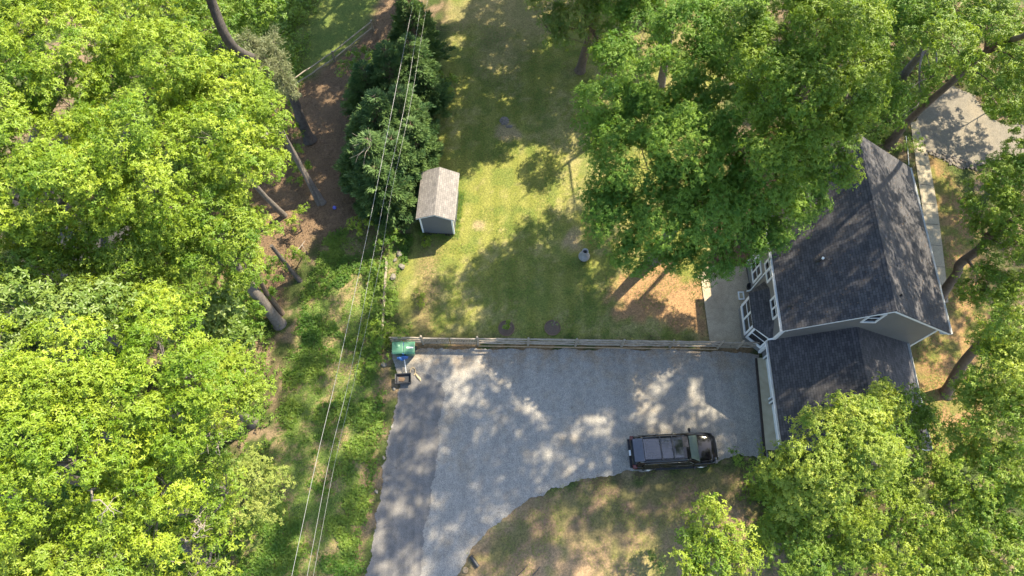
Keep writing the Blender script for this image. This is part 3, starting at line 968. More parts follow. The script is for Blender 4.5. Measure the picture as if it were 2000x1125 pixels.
m = MB()
m.add([hp(-0.35, -6.05, 0.10)[:3], hp(0.39, -6.05, 0.10), hp(0.39, -0.32, 0.10), hp(-0.12, -0.32, 0.10),
       hp(-0.35, -6.05, -.05), hp(0.39, -6.05, -.05), hp(0.39, -0.32, -.05), hp(-0.12, -0.32, -.05)],
      [(0, 1, 2, 3), (0, 4, 5, 1), (1, 5, 6, 2), (2, 6, 7, 3), (3, 7, 4, 0)])
tag(m.build('apron', M['concrete_pale']), kind='structure')
m = MB()
m.bar(hp(-0.43, -7.3, 0.05), hp(-0.19, -0.35, 0.05), 0.12, 0.14)
tag(m.build('timber_edging', M['dark_timber']), 'dark timber edging strip along the pale garage apron', 'edging')

# deck in the angle behind the house
m = MB()
for i in range(24):
    x = -2.0 + i * 0.152
    a = hp(x, 6.42, 0); b = hp(x, 11.5, 0)
    m.bar((a[0], a[1], 0.34), (b[0], b[1], 0.34), 0.14, 0.03)
for y in (6.45, 9.0, 11.4):
    a = hp(-2.0, y); b = hp(1.55, y)
    m.bar((a[0], a[1], 0.24), (b[0], b[1], 0.24), 0.05, 0.16)
for x in (-1.95, 1.5):
    for y in (6.5, 9.0, 11.35):
        a = hp(x, y); m.box((a[0] - .05, a[1] - .05, -.05), (a[0] + .05, a[1] + .05, 0.3))
tag(m.build('deck', M['deck']), 'low red brown board deck behind the house, mostly under the big tree', 'deck')


# ------------------------------------------------------------------ shed
def build_shed():
    rot = math.radians(-3.2)
    O = empty('shed', (-4.98, 21.42, 0), rot, 'small grey garden shed with tan shingle gable roof on the lawn', 'shed')
    W = 1.08; L = 3.25
    m = MB()
    zf = lambda X: 3.0 - abs(X) * 0.5
    m.prism([(-W, 0.16), (W, 0.16), (W, zf(W) - 0.06), (0, 3.0 - 0.06), (-W, zf(W) - 0.06)], 'y', 0, L)
    m.build('wall', M['shed_siding'], O)
    r = MB()
    for s in (-1, 1):
        r.prism([(0, 3.0), (s * 1.27, zf(1.27)), (s * 1.27, zf(1.27) - 0.045), (0, 2.955)], 'y', -0.16, L + 0.2)
    r.build('roof', M['shed_roof'], O, uv=lambda co, nr: (co.y, co.x * 1.12))
    t = MB()
    for s in (-1, 1):
        t.prism([(0, 2.952), (s * 1.27, zf(1.27) - 0.048), (s * 1.27, zf(1.27) - 0.13), (0, 2.87)], 'y', -0.155, -0.13)
        t.prism([(0, 2.952), (s * 1.27, zf(1.27) - 0.048), (s * 1.27, zf(1.27) - 0.13), (0, 2.87)], 'y', L + 0.165, L + 0.19)
        x = s * W
        t.box((min(x, x - s * 0.09), -0.022, 0.16), (max(x, x - s * 0.09), -0.002, 2.33))
        t.box((min(x, x + s * 0.02) + s * 0.002, -0.022, 0.16), (max(x, x + s * 0.02) + s * 0.002, 0.08, 2.33))
        t.box((min(s * 1.245, s * 1.27), -0.128, 2.25), (max(s * 1.245, s * 1.27), L + 0.16, 2.318))
    t.build('trim', M['white'], O)
    d = MB()
    d.box((W + 0.003, 0.95, 0.2), (W + 0.035, 1.75, 2.0)); d.box((W + 0.003, 1.77, 0.2), (W + 0.035, 2.55, 2.0))
    door = d.build('door', M['shed_siding'], O)
    h = MB(); h.box((W + 0.036, 1.68, 1.05), (W + 0.07, 1.72, 1.25)); h.build('handle', M['black_rubber'], door)
    b = MB()
    b.box((-W + 0.03, 0.02, -0.05), (W - 0.03, L - 0.03, 0.158))
    b.box((-0.85, -0.11, 0), (-0.5, -0.005, 0.10)); b.box((0.45, -0.10, 0), (0.75, -0.005, 0.10))
    b.build('base', M['dark_timber'], O)


build_shed()


# ------------------------------------------------------------------ sport utility car
def carpaint():
    m, n, l, b = newmat('black car paint')
    b.inputs['Base Color'].default_value = (0.012, 0.012, 0.016, 1)
    b.inputs['Roughness'].default_value = 0.22
    b.inputs['Coat Weight'].default_value = 0.35
    b.inputs['Specular IOR Level'].default_value = 0.25
    b.inputs['Coat Roughness'].default_value = 0.04
    oc = objcoord(n)
    t = noise(n, l, 3.0, 5, oc)
    l.new(ramp(n, l, t, [(0.3, (0.005, 0.005, 0.007)), (0.8, (0.012, 0.011, 0.012))]), b.inputs['Base Color'])
    r = ramp(n, l, t, [(0.3, (0.08, 0.08, 0.08)), (0.8, (0.16, 0.16, 0.16))])
    l.new(r, b.inputs['Roughness'])
    return m


M['paint'] = carpaint()
M['tyre'] = nmat('tyre rubber', (0.02, 0.02, 0.02), (0.03, 0.03, 0.03), 20, 0.85, 0.1)
M['rim'] = nmat('alloy rim', (0.55, 0.55, 0.56), (0.5, 0.5, 0.5), 5, 0.3, 0, metal=0.9)
M['chrome'] = nmat('chrome trim', (0.30, 0.30, 0.29), (0.25, 0.25, 0.24), 3, 0.2, 0, metal=1.0)
M['screen'] = nmat('greenish windscreen glass', (0.075, 0.10, 0.075), (0.10, 0.13, 0.10), 2, 0.06, 0, spec=0.9)
M['car_glass'] = nmat('tinted car glass', (0.008, 0.009, 0.011), (0.010, 0.011, 0.013), 2, 0.05, 0, spec=0.9)
M['lamp_red'] = nmat('red tail lamp', (0.10, 0.008, 0.006), (0.07, 0.006, 0.005), 5, 0.15, 0)
M['lamp_clear'] = nmat('clear headlamp', (0.12, 0.12, 0.13), (0.06, 0.06, 0.065), 9, 0.1, 0)
M['cabin'] = nmat('roof panel with painted sky sheen', (0.018, 0.020, 0.028), (0.035, 0.038, 0.050), 2, 0.14, 0, coat=1.0)  # bluish sky reflection of the black roof put into its base colour


def build_car():
    c = at(1313.5, 884, 0.0)
    rot = math.radians(3.2)
    O = empty('parked_car', (c.x - 0.09, c.y, 0), rot, 'black full-size sport utility car parked on the gravel near the garage', 'car')
    # lower body: (x, halfwidth, z top edge, z centre)
    st = [(-2.66, 0.70, 0.86, 0.90), (-2.64, 0.88, 0.92, 0.98), (-2.55, 0.965, 1.02, 1.06), (-2.3, 0.99, 1.10, 1.14), (-1.6, 1.0, 1.13, 1.17), (-0.5, 1.0, 1.13, 1.17),
          (0.6, 1.0, 1.13, 1.17), (1.35, 1.0, 1.12, 1.19), (1.7, 0.995, 1.08, 1.17), (2.15, 0.975, 1.03, 1.12), (2.42, 0.92, 0.95, 1.04), (2.57, 0.82, 0.86, 0.92), (2.66, 0.62, 0.78, 0.80)]
    vs = []; np_ = 13
    for x, hw, zt, zc in st:
        ring = [(-hw * 0.88, 0.30), (-hw * 0.985, 0.45), (-hw, 0.72), (-hw * 0.985, zt - 0.08), (-hw * 0.93, zt), (-hw * 0.66, zt + (zc - zt) * 0.75), (0, zc + 0.01)]
        ring = ring + [(-a, b) for a, b in ring[:-1][::-1]]
        vs += [(x, y, z) for y, z in ring]
    fs = []
    for i in range(len(st) - 1):
        for j in range(np_ - 1):
            a = i * np_ + j
            fs.append((a, a + 1, a + np_ + 1, a + np_))
        fs.append((i * np_ + np_ - 1, i * np_, (i + 1) * np_, (i + 1) * np_ + np_ - 1))
    fs.append(tuple(range(np_))[::-1]); k = (len(st) - 1) * np_
    fs.append(tuple(range(k, k + np_)))
    m = MB(); m.add(vs, fs, 0, True)
    body = m.build('body', M['paint'], O)
    ss = body.modifiers.new('ss', 'SUBSURF'); ss.levels = 2; ss.render_levels = 2
    # bonnet lines and cladding
    for s in (-1, 1):
        b = MB()
        b.tube([(1.45, s * 0.80, 1.195), (1.9, s * 0.77, 1.175), (2.35, s * 0.66, 1.085)], 0.018, 6)
        b.build('bonnet_line', M['paint'], body)
    gr = MB()
    gr.box((2.55, -0.55, 0.50), (2.68, 0.55, 0.76)); gr.build('grille', M['chrome'], body, bevel=0.02)
    # greenhouse: stations at roof
    gh = [(-2.45, 0.90, -2.30, 0.74, 1.70), (-2.2, 0.925, -2.12, 0.77, 1.80), (-1.2, 0.935, -1.2, 0.79, 1.86), (0.0, 0.935, 0.0, 0.79, 1.87), (0.85, 0.93, 0.50, 0.77, 1.83), (1.42, 0.86, 0.72, 0.72, 1.78)]
    vs = []
    for xb, hb, xt, ht_, zt in gh:
        vs += [(xb, -hb, 1.12), (xt, -ht_ - 0.02, zt - 0.10), (xt, -ht_ + 0.10, zt), (xt, 0, zt + 0.03), (xt, ht_ - 0.10, zt), (xt, ht_ + 0.02, zt - 0.10), (xb, hb, 1.12)]
    fs = []
    for i in range(len(gh) - 1):
        for j in range(6):
            a = i * 7 + j
            fs.append((a, a + 1, a + 8, a + 7))
    fs.append((6, 5, 4, 3, 2, 1, 0)); k = (len(gh) - 1) * 7
    fs.append((k, k + 1, k + 2, k + 3, k + 4, k + 5, k + 6))
    m = MB(); m.add(vs, fs, 0, False)
    cab = m.build('cabin', M['paint'], O, bevel=0.04)
    # roof skin with pressed ribs
    r = MB()
    r.box((-2.02, -0.60, 1.84), (0.33, 0.60, 1.895))
    roof = r.build('roof_panel', M['cabin'], O, bevel=0.015)
    r = MB()
    for i in range(7):
        y = -0.48 + i * 0.16
        r.box((-1.92, y - 0.045, 1.8955), (-0.25, y + 0.045, 1.918))
    r.build('roof_rib', M['cabin'], roof, bevel=0.008)
    r = MB(); r.box((-0.15, -0.44, 1.8955), (0.30, 0.44, 1.908)); r.build('sunroof', M['car_glass'], roof, bevel=0.01)
    r = MB(); r.prism([(-2.62, 1.73), (-2.25, 1.81), (-2.04, 1.85), (-2.04, 1.80), (-2.3, 1.74)], 'y', -0.68, 0.68)
    r.build('spoiler', M['cabin'], O, bevel=0.015)
    for s in (-1, 1):
        q = MB()
        q.tube([(-2.0, s * 0.70, 1.84), (-1.9, s * 0.70, 1.93), (0.2, s * 0.70, 1.92), (0.35, s * 0.69, 1.83)], 0.022, 8)
        q.build('roof_rail', M['black_rubber'], O)
    for x in (-1.0, -0.28):
        q = MB(); q.bar((x, -0.70, 1.945), (x - 0.02, 0.70, 1.945), 0.075, 0.03); q.build('roof_bar', M['black_rubber'], O)
    # windscreen and glass, just proud of the cabin
    def quad(name, pts, mat, th=0.012):
        p = [Vector(x) for x in pts]
        nr = (p[1] - p[0]).cross(p[3] - p[0]).normalized()
        cen = sum(p, Vector()) / 4
        if nr.dot(cen - Vector((-0.4, 0, 1.4))) < 0: nr = -nr
        q = MB()
        q.add([x + nr * 0.004 for x in p] + [x + nr * (0.004 + th) for x in p], [(3, 2, 1, 0), (4, 5, 6, 7), (0, 1, 5, 4), (1, 2, 6, 5), (2, 3, 7, 6), (3, 0, 4, 7)])
        return q.build(name, mat, O, bevel=0.004)
    quad('windscreen', [(1.40, -0.80, 1.145), (1.40, 0.80, 1.145), (0.745, 0.66, 1.755), (0.745, -0.66, 1.755)], M['screen'])
    quad('rear_window', [(-2.46, -0.76, 1.20), (-2.46, 0.76, 1.20), (-2.325, 0.66, 1.66), (-2.325, -0.66, 1.66)], M['car_glass'])
    for s in (-1, 1):
        def lo(x): return (x, s * 0.940, 1.16)
        def hi(x): return (x, s * 0.822, 1.725)
        for x0, x1, x2, x3 in ((1.08, -0.02, -0.02, 0.58), (-0.10, -1.05, -1.05, -0.10), (-1.15, -2.15, -2.0, -1.15)):
            quad('side_window', [lo(x0), lo(x1), hi(x2), hi(x3)], M['car_glass'], 0.008)
        q = MB()
        q.tube([(1.12, s * 0.958, 1.135), (-2.15, s * 0.958, 1.135), (-2.05, s * 0.845, 1.745), (0.60, s * 0.845, 1.755), (1.12, s * 0.958, 1.135)], 0.012, 5)
        q.build('window_trim', M['chrome'], O)
        q = MB()
        q.bar((1.02, s * 0.95, 1.18), (1.0, s * 1.05, 1.2), 0.08, 0.05)
        q.blob((1.0, s * 1.12, 1.23), 0.12, 2, (0.75, 1.0, 0.8), 0, smooth=True)
        q.build('mirror', M['paint'], O)
        for x in (0.15, -0.85):
            q = MB(); q.bar((x, s * 1.006, 0.98), (x - 0.20, s * 1.006, 0.98), 0.03, 0.025); q.build('door_handle', M['paint'], O)
        q = MB(); q.box((-1.15, min(s * 0.93, s * 1.06), 0.33), (1.15, max(s * 0.93, s * 1.06), 0.38)); q.build('running_board', M['black_rubber'], O)
        q = MB(); q.box((-2.64, min(s * 0.74, s * 0.965), 0.85), (-2.40, max(s * 0.74, s * 0.965), 1.06)); q.build('tail_light', M['lamp_red'], O, bevel=0.02)
        q = MB(); q.blob((2.42, s * 0.78, 0.86), 0.16, 2, (1.0, 0.9, 0.55), 0, smooth=True); q.build('headlight', M['lamp_clear'], O)
        for x in (-1.62, 1.62):
            q = MB()
            pr = [(0.25, -0.13), (0.36, -0.125), (0.39, -0.09), (0.39, 0.09), (0.36, 0.125), (0.25, 0.13)]
            tmp = MB(); tmp.lathe(pr, (0, 0, 0), 28)
            q.add([(x + a, s * 0.885 + cc, 0.39 + b) for a, b, cc in tmp.v], tmp.f, 0, True)
            wh = q.build('wheel', M['tyre'], O)
            q = MB()
            tmp = MB(); tmp.lathe([(0.0, 0.0), (0.08, 0.0), (0.08, -0.03), (0.22, -0.02), (0.255, 0.03)], (0, 0, 0), 20)
            q.add([(x + a, s * (0.885 + 0.10) + s * cc, 0.39 + b) for a, b, cc in tmp.v], tmp.f, 0, True)
            q.build('rim', M['rim'], wh)
    q = MB(); q.box((-2.74, -0.86, 0.48), (-2.60, 0.86, 0.66)); q.build('bumper', M['paint'], O, bevel=0.04)
    q = MB(); q.box((-2.755, -0.16, 0.78), (-2.66, 0.16, 0.90)); q.build('number_plate', M['white'], O)
    O.scale = (0.965, 0.97, 0.97)


build_car()


# ------------------------------------------------------------------ fences
def wobbly(p, q, r, n=7, j=0.02):
    p = Vector(p); q = Vector(q)
    return [p.lerp(q, i / n) + Vector((0, random.uniform(-j, j), random.uniform(-j, j))) for i in range(n + 1)]


def fence_main():
    us = [760, 822, 932, 1032, 1127, 1220, 1317, 1413, 1452, 1487]
    xs = [-7.62, -5.65, -2.16, 1.02, 4.03, 6.97, 10.04, 13.07, 14.31, 15.30]
    y = lambda x: 13.60 - (x + 5.65) * 0.0152
    F = empty('split_rail_fence', (xs[0], y(xs[0]), 0), 0, 'long weathered split rail fence with picket gates between lawn and gravel driveway', 'fence')
    off = (xs[0], y(xs[0]), 0)
    for x in xs[1:-1]:
        m = MB()
        h = 1.42 if x in (-5.65, -2.16, 13.07, 14.31) else 1.30
        m.tube([(x, y(x), -0.1), (x + 0.01, y(x), 0.6), (x, y(x) + 0.01, h), (x, y(x) + 0.01, h + 0.03)], [0.085, 0.08, 0.075, 0.04], 7, smooth=False)
        m.build('post', M['wood_rail'], F, off)
    spans = [(0, 1), (2, 3), (3, 4), (4, 5), (5, 6), (6, 7), (8, 9)]
    for a, b in spans:
        for k, z in enumerate((0.32, 0.72, 1.14)):
            m = MB()
            zz = [random.uniform(-0.03, 0.03) for _ in (0, 1)]
            pts = wobbly((xs[a] - 0.05, y(xs[a]), z + zz[0]), (xs[b] + 0.05, y(xs[b]), z + zz[1]), 0.05)
            m.tube(pts, [0.035] + [random.uniform(0.05, 0.066) for _ in range(6)] + [0.035], 6, smooth=False)
            m.build('rail', M['wood_rail'], F, off)
    # kick board of tan timber at the foot
    m = MB()
    m.bar((xs[2], y(xs[2]) - 0.12, 0.04), (xs[7], y(xs[7]) - 0.12, 0.04), 0.05, 0.10)
    m.build('kick_board', M['wood_new'], F, off)
    # wire mesh along the fence
    # gates
    def gate(x0, x1, n):
        g = MB()
        for i in range(n):
            x = x0 + (x1 - x0) * (i + 0.5) / n
            wd = (x1 - x0) / n * 0.62
            g.box((x - wd / 2, y(x) - 0.045, 0.10), (x + wd / 2, y(x) - 0.022, 1.12 + random.uniform(-.01, .01)))
        g.bar((x0, y(x0), 0.30), (x1, y(x1), 0.30), 0.04, 0.09)
        g.bar((x0, y(x0), 1.02), (x1, y(x1), 1.02), 0.04, 0.09)
        g.bar((x0, y(x0) - 0.02, 1.16), (x1, y(x1) - 0.02, 1.16), 0.075, 0.03)
        o = g.build('gate', M['wood_rail'], F, off)
        l_ = MB(); l_.box(((x0 + x1) / 2 - .02, y(x0) - 0.09, 0.6), ((x0 + x1) / 2 + .06, y(x0) - 0.05, 0.63)); l_.build('latch', M['black_rubber'], o, off)
    gate(-5.54, -3.94, 16); gate(-3.88, -2.26, 16)
    gate(13.18, 14.2, 12)


fence_main()


def small_fence(name, label, pts, zs, r=0.045, mat='wood_rail', postr=0.07):
    F = empty(name, (*pts[0], 0), 0, label, 'fence')
    off = (*pts[0], 0)
    for p in pts:
        m = MB(); m.tube([(p[0], p[1], -0.1), (p[0], p[1], zs[-1] + 0.15)], postr, 7, smooth=False); m.build('post', M[mat], F, off)
    for a, b in zip(pts[:-1], pts[1:]):
        for z in zs:
            m = MB(); m.tube(wobbly((*a, z), (*b, z), 0.04), r, 6, smooth=False); m.build('rail', M[mat], F, off)
    return F


small_fence('rail_fence', 'grey two-rail fence running off behind the dark cedars, beside the leaf litter',
            gp([(578, 172), (655, 120), (730, 60)]), (0.35, 0.95), 0.05)
small_fence('rail_fence', 'tan rail fence running up the yard edge, sunk in vines above the green bins',
            gp([(748, 668), (752, 590), (757, 515)]), (0.25, 0.6), 0.045, 'wood_rail', 0.06)


# ------------------------------------------------------------------ overhead cables
def cable(px, label, z0, sag, r):
    pts = []
    n = len(px)
    for i, (u, v) in enumerate(px):
        t = i / (n - 1)
        pts.append(at(u, v, z0 - sag * 4 * t * (1 - t)))
    a = pts[0] + (pts[0] - pts[1]) * 4; b = pts[-1] + (pts[-1] - pts[-2]) * 4
    a.z = pts[0].z + 1.0; b.z = pts[-1].z + 1.0
    P = [a] + pts + [b]
    out = []
    for i in range(len(P) - 1):
        p0 = P[max(i - 1, 0)]; p1 = P[i]; p2 = P[i + 1]; p3 = P[min(i + 2, len(P) - 1)]
        for s in range(6):
            u = s / 6
            out.append(0.5 * ((2 * p1) + (p2 - p0) * u + (2 * p0 - 5 * p1 + 4 * p2 - p3) * u * u + (3 * p1 - p0 - 3 * p2 + p3) * u ** 3))
    out.append(P[-1])
    m = MB(); m.tube(out, r, 6)
    tag(m.build('power_cable', M['wire']), label, 'cable', 'power cables strung over the yard edge')


cable([(808, 0), (769, 197), (735, 370), (704, 520), (658, 731), (618, 900), (570, 1125)], 'leftmost and brightest of the three overhead power cables', 9.5, 0.5, 0.0095)
cable([(824, 0), (792, 197), (754, 370), (725, 520), (684, 731), (643, 900), (600, 1125)], 'middle one of the three overhead power cables', 9.5, 0.5, 0.0075)
cable([(835, 0), (803, 197), (766, 370), (741, 520), (695, 731), (655, 900), (612, 1125)], 'rightmost and thinnest of the three overhead power cables', 9.0, 0.5, 0.0055)


# ------------------------------------------------------------------ bins, cart and small things
M['bin_green'] = nmat('green bin plastic', (0.075, 0.20, 0.12), (0.055, 0.155, 0.09), 4, 0.45, 0.05)
M['blue'] = nmat('blue plastic', (0.035, 0.12, 0.34), (0.03, 0.09, 0.26), 8, 0.5, 0.2, 0.01)


def bin_(x, y, rz, label, sticker):
    O = empty('wheeled_bin', (x, y, 0), rz, label, 'bin', 'green wheeled bins beside the fence end')
    m = MB()
    vs = []
    for z, wx, wy in ((0.08, 0.24, 0.25), (0.95, 0.31, 0.36)):
        vs += [(-wx, -wy, z), (wx, -wy, z), (wx, wy, z), (-wx, wy, z)]
    m.add(vs, [(0, 3, 2, 1), (4, 5, 6, 7), (0, 1, 5, 4), (1, 2, 6, 5), (2, 3, 7, 6), (3, 0, 4, 7)])
    body = m.build('body', M['bin_green'], O, bevel=0.03)
    l_ = MB()
    l_.prism([(-0.40, 0.95), (0.41, 0.95), (0.41, 0.99), (0.30, 1.05), (-0.30, 1.06), (-0.40, 1.0)], 'x', -0.345, 0.345)
    lid = l_.build('lid', M['bin_green'], O, bevel=0.02)
    if sticker:
        s = MB(); s.box((-0.16, -0.05, 1.060), (0.26, 0.04, 1.064)); s.build('sticker', M['white'], lid)
    else:
        s = MB(); s.lathe([(0.0, 1.085), (0.10, 1.08), (0.14, 1.055)], (0, 0.08, 0), 14); s.build('lid_boss', M['bin_green'], lid)
    h = MB(); h.tube([(-0.28, 0.40, 0.98), (-0.28, 0.47, 1.0), (0.28, 0.47, 1.0), (0.28, 0.40, 0.98)], 0.018, 6); h.build('handle', M['bin_green'], O)
    for s in (-1, 1):
        q = MB(); tmp = MB(); tmp.lathe([(0.0, -0.03), (0.12, -0.03), (0.13, 0.0), (0.12, 0.03), (0, 0.03)], (0, 0, 0), 14)
        q.add([(s * 0.29 + c, 0.27 + a, 0.13 + b) for a, b, c in tmp.v], tmp.f); q.build('wheel', M['black_rubber'], O)


bin_(-7.10, 13.02, 0.06, 'left green wheeled bin with plain lid, half under the vines', False)
bin_(-6.38, 13.0, 0.0, 'right green wheeled bin with white sticker on its lid', True)
m = MB()
for i in range(5):
    m.blob((-6.82 + random.uniform(-.2, .2), 12.47 + random.uniform(-.06, .06), 0.62 + random.uniform(-.15, .12)), 0.15, 2, (1.2, 0.7, 0.9), 0.25)
m.box((-6.78, 12.6, 0.4), (-6.72, 13.35, 1.0))
tag(m.build('plastic_bag', M['blue']), 'crumpled blue plastic bag wedged between the green bins', 'bag')


def cart():
    c = at(788, 740, 0.25)
    O = empty('garden_cart', (c.x, c.y, 0), math.radians(4), 'black rectangular tub cart with a long pale handle beside the driveway', 'cart')
    m = MB()
    def ring(hx, hy, z): return [(-hx, -hy, z), (hx, -hy, z), (hx, hy, z), (-hx, hy, z)]
    vs = ring(0.52, 0.34, 0.42) + ring(0.40, 0.24, 0.16) + ring(0.46, 0.28, 0.42) + ring(0.36, 0.20, 0.19)
    fs = []
    for i in range(4):
        j = (i + 1) % 4
        fs += [(i, j, 4 + j, 4 + i), (8 + j, 8 + i, 12 + i, 12 + j), (i, 8 + i, 8 + j, j)]
    fs += [(7, 6, 5, 4), (12, 13, 14, 15)]
    m.add(vs, fs)
    m.build('tub', M['black_rubber'], O, bevel=0.03)
    m = MB(); m.blob((-0.12, 0.0, 0.20), 0.17, 2, (1.3, 0.9, 0.25), 0.2); m.build('soil', M['litter_soil'], O)
    m = MB()
    m.tube([(0.18, 0.36, 0.30), (0.16, 0.62, 0.36), (0.10, 1.35, 0.62)], 0.022, 7)
    m.tube([(-0.02, 1.35, 0.62), (0.22, 1.35, 0.62)], 0.02, 7)
    m.build('handle', M['white'], O)
    for x in (-0.35, 0.35):
        for y in (-0.24, 0.24):
            q = MB(); tmp = MB(); tmp.lathe([(0.0, -0.03), (0.10, -0.03), (0.12, 0.0), (0.10, 0.03), (0, 0.03)], (0, 0, 0), 14)
            q.add([(x + a, y + c, 0.12 + b) for a, b, c in tmp.v], tmp.f); q.build('wheel', M['tyre'], O)


M['litter_soil'] = nmat('brown soil', (0.17, 0.11, 0.07), (0.10, 0.065, 0.04), 12, 0.95, 0.6, 0.03)
cart()
# tan hose scrap beside it
p = at(812, 733)
m = MB()
pts = [p + Vector((-0.20 + 0.17 * math.cos(a), 0.22 + 0.26 * math.sin(a), 0.03)) for a in [i * 0.5 for i in range(-2, 9)]]
m.tube(pts, 0.035, 6)
m.tube([p + Vector(q) for q in ((-0.02, 0.1, 0.03), (0.12, -0.10, 0.035), (0.26, -0.24, 0.03), (0.33, -0.38, 0.03))], [0.05, 0.075, 0.08, 0.03], 6)
M['cloth_tan'] = nmat('tan cloth', (0.42, 0.34, 0.21), (0.30, 0.23, 0.14), 12, 0.9, 0.4, 0.01)
tag(m.build('cloth_strip', M['cloth_tan']), 'crumpled tan cloth strip looped on the ground by the tub cart', 'cloth')

# chiminea on the lawn
p = at(1140, 504)
O = empty('chiminea', p, 0, 'grey round-bellied chiminea with open neck on the lawn by the big tree', 'chiminea')
M['clay'] = nmat('grey clay', (0.30, 0.29, 0.28), (0.22, 0.21, 0.20), 7, 0.8, 0.3, 0.01)
m = MB(); m.lathe([(0.30, 0.12), (0.37, 0.22), (0.385, 0.32), (0.34, 0.46), (0.24, 0.58), (0.18, 0.68), (0.17, 0.95), (0.215, 1.03), (0.215, 1.06), (0.15, 1.05), (0.13, 0.9), (0.16, 0.66), (0.2, 0.3), (0, 0.25)], (0, 0, 0), 26)
m.build('bowl', M['clay'], O)
m = MB()
for a in range(3):
    t = a * 2.094; m.tube([(0.2 * math.cos(t), 0.2 * math.sin(t), 0.16), (0.36 * math.cos(t), 0.36 * math.sin(t), 0.0)], 0.02, 6)
m.lathe([(0.30, 0.10), (0.32, 0.10), (0.32, 0.13), (0.30, 0.13), (0.30, 0.10)], (0, 0, 0), 24)
m.build('stand', M['black_rubber'], O)

# planting rings with young plants by the fence
M['mulch'] = nmat('dark red mulch', (0.17, 0.115, 0.08), (0.11, 0.08, 0.058), 14, 0.95, 0.8, 0.04)
M['ring'] = nmat('scalloped brown edging', (0.20, 0.12, 0.09), (0.14, 0.085, 0.06), 8, 0.85, 0.3, 0.01)
for (u, v, lab, cat2, lm, dead) in ((989, 641, 'leafy green shrub', 'left', 'leaf_lime2', False), (1079, 640, 'bare grey shrub', 'right', 'leaf_pale', True)):
    p = at(u, v)
    O = empty('planting_ring', p, 0, 'round brown-edged mulch bed ' + ('around the small green plant' if not dead else 'around the sparse grey plant') + ' near the fence', 'plant bed', 'round mulch beds near the fence')
    m = MB(); m.lathe([(0.47, -0.05), (0.48, 0.06), (0.52, 0.06), (0.53, -0.05)], (0, 0, 0), 30); m.build('edging', M['ring'], O)
    m = MB(); m.lathe([(0.0, 0.05), (0.25, 0.045), (0.468, 0.02)], (0, 0, 0), 30); m.build('mulch', M['mulch'], O)
    T = empty('young_shrub', p + Vector((0.06, 0.10, 0.03)), 0, 'small %s planted in the %s mulch bed by the fence' % (lab, cat2), 'shrub')
    m = MB(); cs = []
    for i in range(9 if not dead else 6):
        t = random.uniform(0, 6.28); r = random.uniform(0.1, 0.26)
        e = Vector((r * math.cos(t), r * math.sin(t), random.uniform(0.25, 0.5))); cs.append(tuple(e))
        m.tube([(0, 0, 0), (e.x * .4, e.y * .4, e.z * .6), e], [0.015, 0.012, 0.007], 5, caps=False)
    m.build('stem', M['twig_pale'], T)
    pts = np.repeat(np.array(cs), 4 if not dead else 1, 0) + RNG.normal(0, 0.04, (len(cs) * (4 if not dead else 1), 3))
    P, d, A, ln, tt = rosettes(pts, np.tile([0, 0, 1.0], (len(pts), 1)), 5, 0.12 if not dead else 0.10, 0.1, np.full(len(pts), 0.5))
    leaf_object('foliage', P, d, A, ln, ln * 0.4, tt, M[lm], T)

# white-framed tray on the patio, dark pot by the wall, blue ball
p = at(1447, 578)
O = empty('tray', p, 0, 'small white-rimmed rectangular tray lying on the patio', 'tray')
m = MB(); m.box((-0.19, -0.28, 0.02), (0.19, -0.21, 0.10)); m.box((-0.19, 0.21, 0.02), (0.19, 0.28, 0.10)); m.box((-0.19, -0.208, 0.02), (-0.12, 0.208, 0.10)); m.box((0.12, -0.208, 0.02), (0.19, 0.208, 0.10))
m.build('rim', M['white'], O)
m = MB(); m.box((-0.118, -0.208, 0.02), (0.118, 0.208, 0.05)); m.build('bottom', M['concrete_pale'], O)
p = at(1462, 562)
m = MB(); m.lathe([(0.0, 0.02), (0.16, 0.02), (0.20, 0.30), (0.22, 0.32), (0.19, 0.32), (0.16, 0.25), (0, 0.24)], (p.x, p.y, 0), 18)
tag(m.build('plant_pot', M['black_rubber']), 'dark round pot against the house wall beside the bay window', 'pot')
p = at(654, 407)
m = MB(); m.blob((p.x, p.y, 0.11), 0.13, 3, (1, 1, 1), 0.0, smooth=True)
tag(m.build('ball', M['blue_ball'] if 'blue_ball' in M else nmat('violet blue ball', (0.12, 0.13, 0.55), (0.10, 0.11, 0.45), 4, 0.5, 0)), 'violet blue ball lying in the leaf litter near the cedars', 'ball')
# black drain pipe end
p = at(927, 1097)
O = empty('drain_pipe', (p.x, p.y, 0.10), math.radians(-52), 'short black pipe section lying at the driveway edge', 'pipe')
m = MB()
out = []
for i in range(13):
    out.append((-0.34 + i * 0.057, 0, 0))
m.tube(out, [0.115 if i % 2 else 0.105 for i in range(13)], 16, caps=False)
m.tube(out, [0.095] * 13, 16, caps=True)
m.build('pipe', M['black_rubber'], O)
m = MB(); m.lathe([(0.115, -0.02), (0.13, -0.02), (0.13, 0.02), (0.115, 0.02)], (0, 0, 0), 16)
k = MB(); k.add([(c - 0.35, a, b) for a, b, c in m.v], m.f); k.build('collar', M['black_rubber'], O)
# valve ring
p = at(909, 1113)
m = MB(); m.lathe([(0.10, 0.0), (0.11, 0.04), (0.16, 0.04), (0.17, 0.0)], (p.x, p.y, 0), 16); m.lathe([(0.0, 0.01), (0.10, 0.01)], (p.x, p.y, 0), 16)
tag(m.build('ground_cap', M['wood_new']), 'round tan ground cap beside the black pipe section', 'cap')
